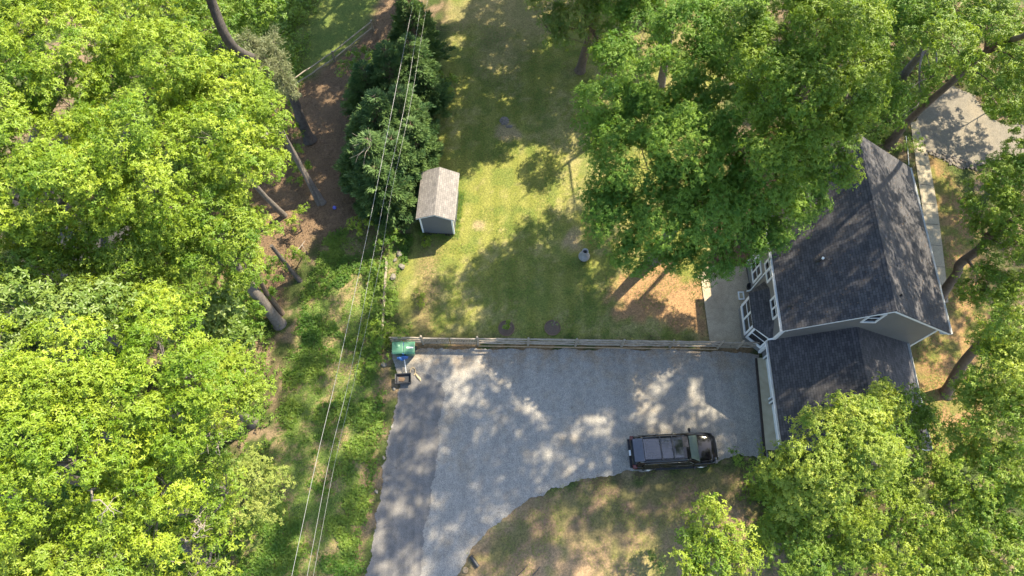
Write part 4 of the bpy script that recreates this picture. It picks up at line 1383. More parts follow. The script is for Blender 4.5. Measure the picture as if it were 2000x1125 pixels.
# dark sticks laid on the dry grass in place of shadow lines
for (a, b, lab) in (((1010, 1125), (1032, 1101), 'thin dark stick standing in for a shadow on the dry grass, left of two'), ((1040, 1124), (1055, 1106), 'short dark stick standing in for a shadow on the dry grass, right of two')):
    m = MB(); A_ = at(*a); B_ = at(*b)
    m.tube([A_ + Vector((0, 0, .03)), A_.lerp(B_, .5) + Vector((.02, 0, .06)), B_ + Vector((0, 0, .05))], [0.035, 0.028, 0.015], 6)
    m.tube([A_.lerp(B_, .5) + Vector((.02, 0, .06)), A_.lerp(B_, .5) + Vector((.12, .05, .10))], [0.015, 0.008], 5)
    tag(m.build('shadow_stick', M['bark_dark']), lab, 'stick', 'dark sticks standing in for shadows on the dry grass')
# fallen pale branches in the weeds
for (pts, lab) in (([(556, 516), (568, 530), (580, 536)], 'forked pale dead branch lying in weeds beside the left woods'),
                   ([(572, 500), (590, 478), (596, 470)], 'thin pale twig leaning in brush above the forked branch')):
    m = MB(); q = [at(u, v, 0.25) for u, v in pts]
    m.tube(q, [0.04, 0.03, 0.015], 6); m.tube([q[1], q[1] + Vector((0.25, -0.4, 0.05))], [0.025, 0.01], 5)
    tag(m.build('dead_branch', M['twig_pale']), lab, 'branch')
# stump on the lawn
p = at(985, 236)
m = MB(); m.blob((p.x, p.y, 0.0), 0.34, 3, (1.0, 1.1, 0.25), 0.12)
m.blob((p.x + 0.35, p.y - 0.5, -0.02), 0.2, 2, (1.4, 0.7, 0.3), 0.15)
tag(m.build('tree_stump', M['bark_grey']), 'low weathered grey stump on the lawn above the sandy patch', 'stump')
# rocks
M['rock'] = nmat('pale rock', (0.20, 0.18, 0.145), (0.13, 0.115, 0.09), 9, 0.85, 0.4, 0.02)
for (u, v, r, lab) in ((780, 496, .22, 'pale rock in the sunlit weeds, nearest the shed shadow'), (785, 521, .20, 'pale rock at the bare earth edge below the shed shadow'),
                       (768, 541, .21, 'flat pale rock, lowest of the three by the weedy edge'), (772, 508, .13, 'small pale rock between larger rocks in the weeds'),
                       (750, 712, .17, 'tan wedge-shaped rock in the green weeds left of the cart'), (770, 759, .11, 'small whitish stone on the driveway verge just below the cart'),
                       (750, 894, .10, 'small pale stone on the earth verge halfway down the driveway'), (735, 960, .11, 'small pale stone at the verge, left of the asphalt lane')):
    p = at(u, v)
    m = MB(); m.blob((0, 0, r * 0.25), r, 2, (1.2, 0.85, 0.55), 0.18)
    o = m.build('rock', M['rock']); o.location = (p.x, p.y, 0); o.rotation_euler = (0, 0, random.uniform(0, 3))
    tag(o, lab, 'rock', 'pale rocks along the yard edge')
# white conduit on the east side
a = at(1769, 266, 0.05); b = at(1775, 322, 0.05)
m = MB(); m.tube([a, a.lerp(b, .5) + Vector((.04, 0, 0)), b], 0.022, 6)
tag(m.build('garden_pipe', M['white']), 'thin white pipe lying on grass between roof corner and walkway', 'pipe')
# heap of stones beside the gravel pad
rk = MB(); q = 0
for i in range(70):
    t = random.random()
    p = at(1812 + t * 95 + random.uniform(-9, 9), 298 + t * 30 + random.uniform(-8, 8))
    rk.blob((p.x, p.y, 0.02), random.uniform(0.05, 0.13), 1, (1, 1, 0.6), 0.2)
tag(rk.build('stone_edging', M['bark_grey']), 'rough border of small dark stones along the gravel pad', 'stones', kind='stuff')


# ------------------------------------------------------------------ trees
def V(u, v, z): return at(u, v, z)


def tk(base, *pts):
    """trunk path: base point then world points (x, y, z, r)"""
    return [base] + list(pts)


WL = 'tall leafy trees of the woods on the left'
kwL = dict(leaf=0.132, dens=10.5, rpc=44, k=5, cl=(0.36, 0.80), shell=0.45)


def lefttree(label, lobes, leafm, trunkpx=None, r0=0.28, bark='bark_grey', kw=None, twigs=8):
    kw = kw or kwL
    cs = [at(u, v, z) for u, v, z, r in lobes]
    c = sum(cs, Vector()) / len(cs)
    if trunkpx:
        b = at(*trunkpx[0]); b.z = 0
        tr = [(b.x, b.y, -0.1, r0)]
        for (u, v, z) in trunkpx[1:]:
            q = at(u, v, z); tr.append((q.x, q.y, z, r0 * (1 - 0.03 * z)))
    else:
        b = Vector((c.x * (1 + 0.022 * c.z), c.y + 0.8, 0)); tr = [(b.x, b.y, -0.1, r0), (b.x * .93 + c.x * .07, b.y, c.z * 0.4, r0 * 0.8)]
    tr.append((c.x, c.y, c.z - 2.2, r0 * 0.45)); tr.append((c.x, c.y, c.z - 0.6, r0 * 0.2))
    return tree('broadleaf_tree', label, (b.x, b.y, 0), tr, lobes, leafm, bark, WL, twigs, **kw)


lefttree('bright green tree filling the top left corner', [(20, 30, 18, 110), (120, 90, 19, 105), (20, 170, 18.5, 110), (130, 200, 18, 80), (70, -60, 18, 120)], 'leaf_lime')
lefttree('bright lime tree at the top edge, left of the bare pine trunk', [(240, 30, 17.5, 100), (320, 120, 18, 85), (215, 150, 17, 70), (180, -50, 17, 90), (355, 170, 16.5, 60)], 'leaf_lime')
lefttree('darker green tree at the top edge around the leaning pine trunk', [(420, 25, 9, 65), (500, 20, 8, 50), (370, 60, 9, 50), (440, 90, 8, 50), (300, -20, 9, 60)], 'leaf_mid', kw=dict(leaf=0.2, dens=12, rpc=12))
lefttree('lime tree on the woods edge above the thin leaning trunk', [(440, 175, 16, 78), (505, 235, 15, 62), (405, 265, 17, 80), (480, 320, 15.5, 75), (375, 210, 15.5, 60), (525, 300, 14, 40)], 'leaf_lime',
         trunkpx=[(631, 396), (596, 340, 2.2), (540, 252, 6.5)], r0=0.21)
lefttree('lime tree at the left edge, below the corner tree', [(40, 300, 18.5, 95), (130, 340, 18.5, 85), (40, 400, 17.5, 90), (170, 270, 17, 60), (-60, 340, 18, 100)], 'leaf_lime')
lefttree('lime tree in the middle of the upper canopy', [(250, 270, 18.5, 85), (300, 350, 17.5, 80), (215, 385, 16.5, 70), (330, 420, 16, 60)], 'leaf_lime')
lefttree('fresh green tree around the gap with the bare broken stem', [(400, 400, 15, 65), (450, 470, 14.5, 65), (480, 520, 13.5, 50), (385, 500, 14, 60), (500, 445, 13, 45), (320, 510, 13, 60)], 'leaf_lime2',
         trunkpx=[(546, 633), (505, 580, 2.8), (455, 515, 6.2)], r0=0.36)
lefttree('darker tree low in the hollow beside the grey shed roof', [(110, 480, 14.5, 66), (230, 470, 15, 60), (210, 560, 14, 62), (30, 490, 15.5, 66), (300, 580, 14, 55), (90, 550, 14.5, 60), (160, 540, 14, 50), (255, 530, 14.5, 50), (10, 555, 15, 55), (300, 480, 15, 50), (350, 600, 13.5, 45), (175, 445, 15.2, 42), (250, 505, 14.6, 40), (70, 520, 15, 40), (140, 505, 14, 30)], 'leaf_lime2', kw=dict(leaf=0.15, dens=11, rpc=30, cl=(0.42, 0.8)))
lefttree('pale large-leaved tree between the two bright canopies', [(430, 610, 8.5, 50), (455, 655, 8, 42), (400, 660, 8, 45)], 'leaf_pale', kw=dict(leaf=0.25, dens=11, rpc=11, aspect=0.62))
lefttree('pale whitish-green tree at the left edge, mid height', [(40, 610, 16.5, 70), (130, 625, 16.5, 60), (20, 690, 16, 60), (230, 615, 15.5, 52), (180, 590, 15.5, 45)], 'leaf_pale', kw=dict(leaf=0.19, dens=19, rpc=13, aspect=0.5))
lefttree('lime tree just below the pale whitish tree', [(130, 700, 18, 90), (60, 760, 18, 80), (190, 770, 17.5, 70), (-30, 690, 18, 80)], 'leaf_lime')
lefttree('broad lime tree centred in the lower canopy', [(320, 690, 17, 85), (390, 760, 16.5, 75), (270, 780, 17, 80), (340, 850, 16, 70), (300, 620, 15.5, 50)], 'leaf_lime')
lefttree('lime tree on the woods edge beside the weedy strip', [(450, 740, 12.5, 52), (482, 785, 12, 46), (435, 820, 12, 52), (478, 715, 11.5, 34), (400, 700, 12.5, 50)], 'leaf_lime2', kw=dict(leaf=0.15, dens=11, rpc=32, cl=(0.42, 0.8)))
lefttree('lime tree at the left edge, lower half', [(50, 870, 18, 90), (140, 900, 17.5, 80), (30, 970, 17.5, 85), (-50, 880, 18, 90), (210, 870, 17, 60)], 'leaf_lime')
lefttree('lime tree low in the canopy above the pale dead limb', [(250, 950, 15.5, 75), (330, 940, 15, 65), (190, 1010, 15.5, 70), (290, 1030, 14.5, 60)], 'leaf_lime')
lefttree('dark green tree filling the bottom left corner', [(40, 1080, 15.5, 85), (130, 1090, 15, 75), (60, 1170, 15, 90), (200, 1140, 14, 70)], 'leaf_lime2')
lefttree('sparse yellow-green tree at the bottom edge beside bare limbs', [(290, 1095, 8, 55), (370, 1060, 7.5, 50), (420, 1100, 7, 50), (380, 1140, 7, 55), (310, 1160, 7, 55), (440, 1040, 6, 35)], 'leaf_lime2', kw=dict(leaf=0.19, dens=8, rpc=9), twigs=14)
lefttree('green tree among dead branches at the woods edge', [(420, 900, 9, 55), (370, 960, 9, 55), (440, 950, 8, 45), (400, 1010, 7.5, 45)], 'leaf_lime2', kw=dict(leaf=0.19, dens=8, rpc=10), twigs=16)
lefttree('dry yellow brushy tree jutting over the weedy strip', [(505, 920, 5.5, 42), (540, 945, 4.5, 36), (480, 975, 5, 40), (520, 985, 4, 34), (470, 930, 6, 35)], 'leaf_dry', r0=0.12, kw=dict(leaf=0.14, dens=16, rpc=14), twigs=20)


# trees of the same woods beyond the frame
def farwood(label, x, y, h, r, leafm='leaf_lime', n=4, group='trees standing around the yard outside the view', **kw):
    lobes = []
    rr = random.Random(int(x * 31 + y * 17 + h))
    for i in range(n):
        t = i * 6.283 / max(n - 1, 1) + rr.uniform(-.4, .4)
        q = 0 if i == 0 else r * 0.62
        lobes.append((x + q * math.cos(t), y + q * math.sin(t), h - r * 0.55 - (0 if i == 0 else rr.uniform(0.8, 2.4)), r * 0.62))
    k2 = dict(leaf=0.26, dens=7, rpc=11); k2.update(kw)
    return tree('broadleaf_tree', label, (x, y, 0), [(x, y, -0.1, 0.33), (x + .2, y + .1, h * .35, 0.26), (x, y, h - r, 0.14), (x, y, h - r * .6, 0.06)], lobes, leafm, 'bark_grey', group, 4, world=True, **k2)


farwood('tall lime tree beyond the left edge of the woods', -27, 14, 20, 5.0, n=6)
farwood('tall lime tree beyond the left edge, further up', -28, 25, 20, 5.0, n=6)
farwood('tall lime tree behind the top left corner', -22, 33, 19, 4.5, n=5)
farwood('tall lime tree beyond the bottom left corner', -22, -3, 18, 4.8, n=6)
farwood('lime tree beyond the left edge, lower down', -27, 4, 19, 4.6, n=5)

# leaning pine with pale needle tuft
b = at(605, 273)
T = tree('pine_tree', 'leaning dark-trunked pine with a pale needle tuft over the leaf litter', (b.x, b.y, 0),
         [(b.x, b.y, -0.1, 0.42)] + [(*at(u, v, z)[:2], z, r) for u, v, z, r in ((588, 235, 1.6, 0.34), (572, 190, 3.4, 0.30), (535, 130, 7.0, 0.26), (458, 95, 12.0, 0.27), (412, 0, 15, 0.25), (395, -60, 17, 0.2))],
         [(385, -80, 18.5, 60)], 'leaf_pine', 'bark_dark', WL, 4, leaf=0.3, dens=9, rpc=9, aspect=0.09)


def needles(lobes, root, base):
    P = []; D = []; A = []; T_ = []; m = MB()
    for (u, v, z, rp) in lobes:
        c = at(u, v, z); r = rp * depth(c) / FPX
        for i in range(int(14 * r * r) + 5):
            d = Vector(unit(RNG.normal(0, 1, 3) + np.array([0.2, -0.3, 0.35])))
            q = c + d * r * random.uniform(0.2, 1)
            m.tube([c, q], [0.02, 0.008], 4, caps=False)
            n = 95
            dd = unit(RNG.normal(0, 0.75, (n, 3)) + np.array(d))
            base_ = np.array(q) + RNG.normal(0, 0.13, (n, 3))
            P.append(base_); D.append(dd); A.append(unit(RNG.normal(0, 1, (n, 3)) + [0, 0, 1.5])); T_.append(np.full(n, random.gauss(.5, .2)) + RNG.normal(0, .15, n))
    P = np.concatenate(P); D = np.concatenate(D); A = np.concatenate(A); T_ = np.concatenate(T_)
    n = len(P)
    leaf_object('needle_tuft', P, D, A, RNG.uniform(.16, .28, n), np.full(n, 0.03), T_, M['leaf_pine'], root, tuple(base), 0.1)
    m.build('branch', M['twig_pale'], root, tuple(base))


needles([(510, 95, 9.5, 30), (535, 85, 9.2, 26), (485, 80, 10, 26), (548, 118, 8.6, 24), (520, 130, 9, 26), (555, 160, 8, 20), (566, 180, 7.4, 14), (495, 120, 9.6, 24), (540, 145, 8.4, 20)], T, b)

# second stems and bare trunks at the woods edge
for (px, r, bark, lab) in (([(551, 612, 0), (520, 572, 2.4), (505, 540, 4.5), (470, 480, 8)], 0.16, 'bark_brown', 'slim brown trunk close beside the thick grey leaning trunk'),
                           ([(622, 400, 0), (570, 290, 4.2), (556, 262, 5.5), (530, 200, 8)], 0.10, 'bark_grey', 'slim grey stem rising alongside the long leaning trunk'),
                           ([(556, 421, 0), (520, 386, 2.6), (470, 330, 6)], 0.17, 'bark_grey', 'short grey trunk slipping under the lime canopy'),
                           ([(586, 548, 0), (566, 525, 1.2), (530, 480, 4)], 0.14, 'bark_dark', 'dark trunk foot among the weeds above the thick trunk')):
    q = [at(u, v, z) for u, v, z in px]
    O = empty('slender_tree', (q[0].x, q[0].y, 0), 0, lab, 'tree')
    m = MB(); pts = q
    n = len(pts)
    m.tube([q[0] - Vector((0, 0, .1))] + q[1:], [r * 1.3] + [r * (0.95 - 0.15 * i) for i in range(n - 1)], 9)
    m.build('trunk', M[bark], O, (q[0].x, q[0].y, 0))
    c = q[-1]
    (P, d, A, ln, wd, t), _ = crown([((c.x - .6, c.y, c.z + 1.0), 1.3)], leaf=0.2, dens=11, rpc=11)
    leaf_object('crown', P, d, A, ln, wd, t, M['leaf_lime2'], O, (q[0].x, q[0].y, 0))

# dead tangled limbs in the left canopy
for (u, v, z, s, lab) in ((440, 830, 12.2, 1.1, 'bare tangled dead limbs hanging at the woods edge'), (368, 745, 17.0, .8, 'pale dead twig tangle in the middle of the lower canopy'),
                          (425, 752, 13.0, .7, 'dead twig tangle right of the pale one'), (415, 1000, 8.2, .9, 'white forked dead limb above the bottom woods edge'),
                          (185, 975, 17.0, .7, 'short white bare limb in the lower left canopy'), (240, 785, 17.4, .8, 'grey bare limb poking through the lower left canopy'),
                          (375, 1073, 8.4, 1.2, 'thick pale dead limb near the bottom edge'), (415, 460, 15.0, .5, 'broken round stub of a bare trunk in the canopy')):
    c = at(u, v, z)
    O = MB()
    az = random.uniform(0, 6.28)
    main = curve_pts((c.x - 0.9 * s, c.y + .5, z - 1.2), (c.x + .8 * s * math.cos(az), c.y + .8 * s * math.sin(az), z), 6, .2, .2)
    O.tube(main, [0.085 * s * (1 - .12 * i) for i in range(7)], 7)
    for i in range(7 if s < 1 else 11):
        q = random.choice(main[2:])
        t = az + random.gauss(0, 1.0); L_ = random.uniform(.3, .9) * s
        e = (q.x + L_ * math.cos(t), q.y + L_ * math.sin(t), q.z + random.uniform(-.5, .25))
        O.tube(curve_pts(q, e, 4, .3, .3), [0.022 * s, .018 * s, .014 * s, .010 * s, .005], 5, caps=False)
    tag(O.build('dead_limb', M['twig_pale']), lab, 'branch', 'dead limbs caught in the left woods')

# hidden roof under the left canopy
p = at(165, 490, 3)
m = MB(); m.prism([(p.x - 2.2, 2.3), (p.x + 2.2, 2.3), (p.x + 2.2, 2.6), (p.x, 3.4), (p.x - 2.2, 2.6)], 'y', p.y - 2, p.y + 2)
O = empty('outbuilding', (p.x, p.y, 0), 0, 'small dark grey outbuilding roof glimpsed under the left canopy', 'outbuilding')
m.build('roof', M['tyre'], O, (p.x, p.y, 0))
m = MB(); m.box((p.x - 1.9, p.y - 1.8, -.05), (p.x + 1.9, p.y + 1.8, 2.298)); m.build('wall', M['siding'], O, (p.x, p.y, 0))


# ------------------------------------------------------------------ cedars
def cedar(u, v, h, R, label, seed):
    tip = at(u, v, h)
    rg = np.random.default_rng(seed)
    x, y = tip.x, tip.y
    O = empty('cedar_tree', (x, y, 0), 0, label, 'tree', 'dark feathery cedars in a row beside the shed')
    P = []; D = []; A = []; T_ = []
    m = MB(); m.tube([(x, y, -.1), (x, y, h * .6), (x, y, h * .93)], [.17, .1, .02], 8)
    nb = int(105 * R)
    for i in range(nb):
        f = (i + rg.random()) / nb
        z = 0.5 + (h - 0.6) * (1 - (1 - f) ** 0.8) * 0.97
        rr = R * (1 - (z / h) ** 1.5) * (0.82 + 0.36 * float(fbm(i * 2.399 * 0.3, z, 0.9, 2))) + 0.15
        az = i * 2.399 + rg.normal(0, .3)
        o = np.array([math.cos(az), math.sin(az), 0.0])
        e = np.array([x, y, z]) + o * rr + np.array([0, 0, rr * 0.30])
        s = np.array([x, y, z - 0.05])
        e = e + np.array([rg.normal(0, .25), rg.normal(0, .25), rg.normal(0, .2)]) * (rr > .8)
        m.tube([tuple(s), tuple((s + e) / 2 - [0, 0, .05]), tuple(e)], [.022, .015, .006], 4, caps=False)
        n = int(70 * rr + 30)
        t = rg.uniform(0.35, 1.0, n) ** 0.6
        side = np.array([-o[1], o[0], 0])
        wd = 0.42 * (1.15 - t)[:, None] * rg.normal(0, 1, (n, 1)).clip(-1.3, 1.3)
        base = s + (e - s) * t[:, None] + side * wd + rg.normal(0, .05, (n, 3))
        dd = unit(o * 0.9 + side * wd * 1.6 + np.array([0, 0, 0.42]) + rg.normal(0, .28, (n, 3)))
        P.append(base); D.append(dd); A.append(unit(np.array([0, 0, 1.0]) + rg.normal(0, .5, (n, 3)) - o * 0.2))
        T_.append(np.full(n, rg.normal(.45, .22)) + rg.normal(0, .1, n) + (t - .7) * .5)  # tint also rises to the tips, their lit look put into colour
    P = np.concatenate(P); D = np.concatenate(D); A = np.concatenate(A); T_ = np.concatenate(T_)
    n = len(P)
    leaf_object('crown', P, D, A, rg.uniform(.16, .34, n), rg.uniform(.045, .08, n), T_, M['leaf_cedar'], O, (x, y, 0), 0.15)
    m.build('trunk', M['bark_brown'], O, (x, y, 0))


cedar(715, 262, 7.6, 2.0, 'dark cedar with bare branch fan at its top, left of the shed', 1)
cedar(728, 318, 6.4, 1.9, 'lowest dark cedar, its sunlit tips next to the shed', 2)
cedar(762, 262, 6.4, 1.7, 'dark cedar right behind the shed, under the cables', 3)
cedar(728, 178, 7.8, 2.1, 'dark cedar spreading left over the leaf litter', 4)
cedar(775, 170, 7.0, 1.8, 'dark cedar bordering the lawn, mid row', 5)
cedar(748, 85, 7.6, 2.1, 'dark cedar in the upper row under the cables', 6)
cedar(795, 70, 7.0, 1.9, 'dark cedar bordering the shaded upper lawn', 7)
cedar(795, -10, 7.4, 1.9, 'dark cedar at the top edge of the row', 8)
cedar(700, 225, 5.6, 1.5, 'small dark cedar filling the left flank of the row', 9)
cedar(688, 285, 4.8, 1.4, 'small cedar at the lower left of the row by the litter', 10)
cedar(822, 130, 5.2, 1.4, 'narrow cedar at the lawn edge of the upper row', 12)
cedar(705, 125, 6.2, 1.7, 'dark cedar at the upper left of the row', 13)
cedar(800, 235, 5.6, 1.4, 'narrow cedar at the lawn edge above the shed', 14)
c = at(722, 272, 7.4)
m = MB()
for a in range(8):
    t = 1.9 + a * .38 + random.uniform(-.12, .12)
    L_ = random.uniform(.8, 1.7)
    m.tube(curve_pts((c.x + .1, c.y, 7.0), (c.x + L_ * math.cos(t), c.y + L_ * math.sin(t), 6.8 + random.uniform(-.1, .3)), 4, .12, .1), [.02, .016, .012, .009, .005], 5, caps=False)
tag(m.build('bare_branches', M['twig_pale']), 'fan of bare grey branches on top of the cedar by the shed', 'branches')


# ------------------------------------------------------------------ shrubs
def shrub(u, v, z, lobes, label, leafm, leaf=0.14, dens=16, rpc=11, name='shrub', **kw):
    b = at(u, v, 0)
    cs = [at(a, bb, zz) for a, bb, zz, r in lobes]
    tr = [(b.x, b.y, -.05, .06), (b.x, b.y, 0.4, .05), (sum(c.x for c in cs) / len(cs), sum(c.y for c in cs) / len(cs), max(.5, sum(c.z for c in cs) / len(cs) - .3), .02)]
    return tree(name, label, (b.x, b.y, 0), tr, lobes, leafm, 'bark_brown', None, 5, cat='shrub', limbr=.03, leaf=leaf, dens=dens, rpc=rpc, cl=(.2, .42), **kw)


shrub(595, 345, 0, [(592, 320, 1.0, 22), (585, 345, .9, 22), (580, 300, 1.2, 18)], 'round green shrub between the two leaning trunks', 'leaf_mid')
shrub(570, 230, 0, [(565, 225, 1.5, 20), (572, 255, 1.2, 20), (560, 200, 1.6, 16)], 'green shrub left of the dark pine foot', 'leaf_mid')
shrub(690, 170, 0, [(700, 110, 3.2, 28), (680, 140, 2.8, 26), (715, 150, 3.2, 30), (700, 175, 2.6, 22), (725, 120, 3.4, 26)], 'loose dark green shrub at the left flank of the cedars', 'leaf_mid', leaf=.16, dens=12)
shrub(860, 175, 0, [(855, 150, 1.6, 18), (880, 160, 1.3, 17), (870, 185, 1.2, 15), (845, 170, 1.4, 15)], 'small green shrub jutting onto the lawn from the cedars', 'leaf_mid')
shrub(590, 450, 0, [(580, 425, 1.4, 16), (595, 415, 1.3, 13), (570, 440, 1.2, 13)], 'fresh green sapling near the violet ball', 'leaf_lime2')
shrub(600, 495, 0, [(578, 497, 1.3, 15), (590, 505, 1.1, 13)], 'pale green sapling beside the dead branch', 'leaf_lime2')
shrub(530, 600, 0, [(495, 590, 2.5, 24), (530, 560, 2.0, 22), (500, 625, 2.0, 26), (470, 650, 2.2, 26), (540, 520, 1.8, 24)], 'dark understorey shrub behind the thick leaning trunk', 'leaf_mid', leaf=.17)
shrub(765, 650, 0, [(760, 645, 1.2, 17), (790, 648, 1.1, 14), (740, 660, 1.0, 18), (725, 640, 1.0, 16)], 'green vines smothering the fence end above the bins', 'leaf_lime2', leaf=.13)
shrub(740, 690, 0, [(745, 690, .8, 17), (730, 715, .7, 18), (750, 670, .9, 14)], 'green bush left of the green bins', 'leaf_mid', leaf=.13)
shrub(748, 500, 0, [(750, 480, .9, 22), (760, 450, 1.0, 24), (740, 520, .8, 22), (770, 470, .8, 18), (775, 440, .9, 16)], 'sunlit yellow-green weed thicket left of the shed shadow', 'leaf_weed', leaf=.11, dens=20)
shrub(745, 590, 0, [(755, 560, .8, 18), (740, 590, .8, 20), (760, 600, .8, 18), (730, 615, .8, 18), (745, 630, .8, 17)], 'yellow-green weed thicket along the overgrown rail fence', 'leaf_weed', leaf=.11, dens=20)
shrub(700, 440, 0, [(720, 425, 1.6, 20), (745, 430, 1.5, 20), (770, 420, 1.6, 16), (700, 445, 1.2, 20)], 'bright green bush at the foot of the lowest cedar', 'leaf_lime2')
shrub(818, 580, 0, [(815, 578, .4, 11), (822, 590, .35, 9)], 'low weedy clump at the left edge of the lawn', 'leaf_lime2', leaf=.1)
shrub(830, 474, 0, [(830, 474, .3, 7)], 'tiny green sprout in the shed shadow', 'leaf_lime2', leaf=.14, dens=14)
shrub(1437, 893, 0, [(1430, 890, .4, 12), (1445, 895, .35, 10)], 'small weed clump on the drive edge in front of the car', 'leaf_mid', leaf=.1)
shrub(1280, 1100, 0, [(1275, 1085, .8, 9), (1290, 1105, 1.0, 10)], 'little grey-green sprig left of the bottom bright tree', 'leaf_pale', leaf=.12, dens=12)

# ------------------------------------------------------------------ right-hand trees
SX, SY = sd.x / sd.z, sd.y / sd.z


def shade(gx, gy, r=2.8, z0=10, zmax=34, k=0.5):
    """crown lobe that shades ground point (gx, gy), as low as the open view of the yard allows"""
    z = z0
    while z < zmax:
        x, y = gx + SX * z, gy + SY * z
        q = Vector((x, y, z)); dp = depth(q)
        xl = 0.75 * dp
        if x - r * 1.15 > xl or y - r * 1.15 > 42.5 - 1.024 * z: break
        z += 0.5
    return (k, x, y, z, r)


EASTHIGH = [shade(gx, gy, k=kk * 1.55) for gx, gy, kk in ((-3, 10.5, .6), (-4.5, 7.2, .7), (-4, 3.6, .7), (-6, 0, .6), (-1, 8, .75), (-0.8, 4.2, .75), (-2, 0.6, .6), (2.0, 10.2, .75), (3, 6.6, .75), (2.6, 3.0, .7),
             (5.8, 9, .5), (6.5, 5.2, .65), (8.6, 7, .6), (8.8, 4.4, .6), (-8, 8.5, .4), (0.5, -2.5, .4), (4.5, 1.0, .45), (-3, -2, .5), (-5.2, 4.8, .5), (-2.2, 6.2, .5), (1.0, 6.4, .5), (1.2, 1.6, .5), (4.8, 12, .45), (8.5, 10.5, .5), (10.8, 6.6, .6), (-6.5, 11.5, .5))]
EASTMID = [shade(*g, k=0.45 if g[0] < 14 and g[1] < 8 else (0.8 if g[1] < 9 else 0.58)) for g in ((12, 6.5), (12.5, 10.5), (15.5, 7.5), (15.3, 12.5), (18.5, 9.5), (18.2, 14.5), (13.6, 13.6), (20.5, 7.5), (12.8, 5.2, 1.8), (21.5, 11), (10, 12.8, 2.2), (16, 17, 2.2))]
WR = 'broadleaf trees around the house'
kwR = dict(leaf=0.14, dens=17, rpc=36, cl=(0.42, 0.8))
c0 = at(1360, 330, 7)
tree('broadleaf_tree', 'huge deep green tree spreading over the lawn beside the house', (9.6, 19.6, 0),
     [(9.6, 19.6, -.1, .45), (9.9, 19.8, 3, .36), (10.6, 20.2, 6.5, .28), (11.0, 20.4, 9, .16), (11.2, 20.4, 10.5, .06)],
     [(1190, 205, 10, 62), (1290, 165, 11.5, 78), (1235, 320, 10, 78), (1340, 290, 12, 85), (1440, 230, 12, 80), (1205, 430, 8.5, 62), (1180, 380, 8, 42), (1290, 430, 9.5, 72),
      (1385, 420, 10.5, 75), (1380, 505, 8, 50), (1240, 500, 7.5, 40), (1480, 350, 10.5, 70), (1530, 420, 8.5, 52), (1180, 270, 9, 50), (1450, 470, 8, 42), (1320, 500, 7.5, 34), (1545, 310, 10, 60), (1575, 400, 8.3, 42), (1400, 330, 10, 60), (1260, 240, 10, 60), (1340, 220, 10.5, 60), (1440, 400, 9, 60), (1500, 450, 7.6, 42), (1330, 380, 9.5, 60)],
     'leaf_deep', 'bark_grey', WR, 9, **kwR)
tree('broadleaf_tree', 'big tree with bright sunlit tips behind the dark roof', (19.5, 27.5, 0),
     [(19.5, 27.5, -.1, .4), (19.3, 27, 5, .32), (18, 26, 9, .22), (17, 24.5, 13, .14), (16.3, 23.8, 15, .06)],
     [(1600, 70, 16.5, 82), (1655, 190, 15.5, 60), (1560, 180, 16.0, 72), (1660, 40, 16.0, 62), (1505, 110, 15.5, 70), (1600, 270, 14.5, 68), (1550, -20, 16.5, 70), (1500, 290, 14.5, 50), (1630, 330, 13.5, 42), (1500, 200, 14.5, 60), (1440, 70, 14.5, 60), (1560, 330, 13.0, 50), (1690, 120, 14.5, 40)],
     'leaf_mid', 'bark_grey', WR, 9, **kwR)
tree('broadleaf_tree', 'deep green tree at the top edge, left part of the big canopy', (11, 33, 0),
     [(11, 33, -.1, 0.36), (10.5, 33, 6, .22), (10.3, 32.9, 11, .08), (9.2, 32.0, 14, .03)],
     [(1250, 50, 6.5, 56), (1340, 60, 12, 72), (1430, 40, 12, 72), (1200, 110, 7, 44), (1300, -30, 7.5, 60), (1440, 130, 11.5, 60), (1190, 20, 7, 38), (1370, 130, 11.5, 50)] + [shade(*g) for g in ((-11, 11), (-8.5, 14.5, 2.3), (-12.5, 6), (-2, 15.3, 2.0), (-4.6, 14.8, 1.6), (-3.4, 17.6, 1.5), (-5.6, 17.2, 1.1), (-1.0, 19.5, 1.2), (0.6, 16.5, 1.8), (-4.6, 27.6, 1.5), (-11, 1.5), (-13.5, 16), (-8.8, 4.5, 2.2))],
     'leaf_deep', 'bark_grey', WR, 8, **kwR)
b = at(1133, 137)
tree('broadleaf_tree', 'pale green small tree with a straight tan trunk at the top of the lawn', (b.x, b.y, 0),
     [(b.x, b.y, -.1, .36)] + [(*at(u, v, z)[:2], z, r) for u, v, z, r in ((1143, 100, 1.8, .30), (1155, 62, 4.2, .27), (1160, 40, 6, .2))],
     [(1085, 35, 6, 36), (1140, 25, 6.5, 40), (1075, 60, 5.4, 27), (1110, 70, 5.6, 25), (1155, 60, 6, 22), (1170, 120, 4.5, 21), (1120, -20, 7, 48), (1165, 95, 5, 18), (1040, 5, 5.5, 13)],
     'leaf_pale', 'bark_brown', WR, 8, leaf=.19, dens=12, rpc=13)

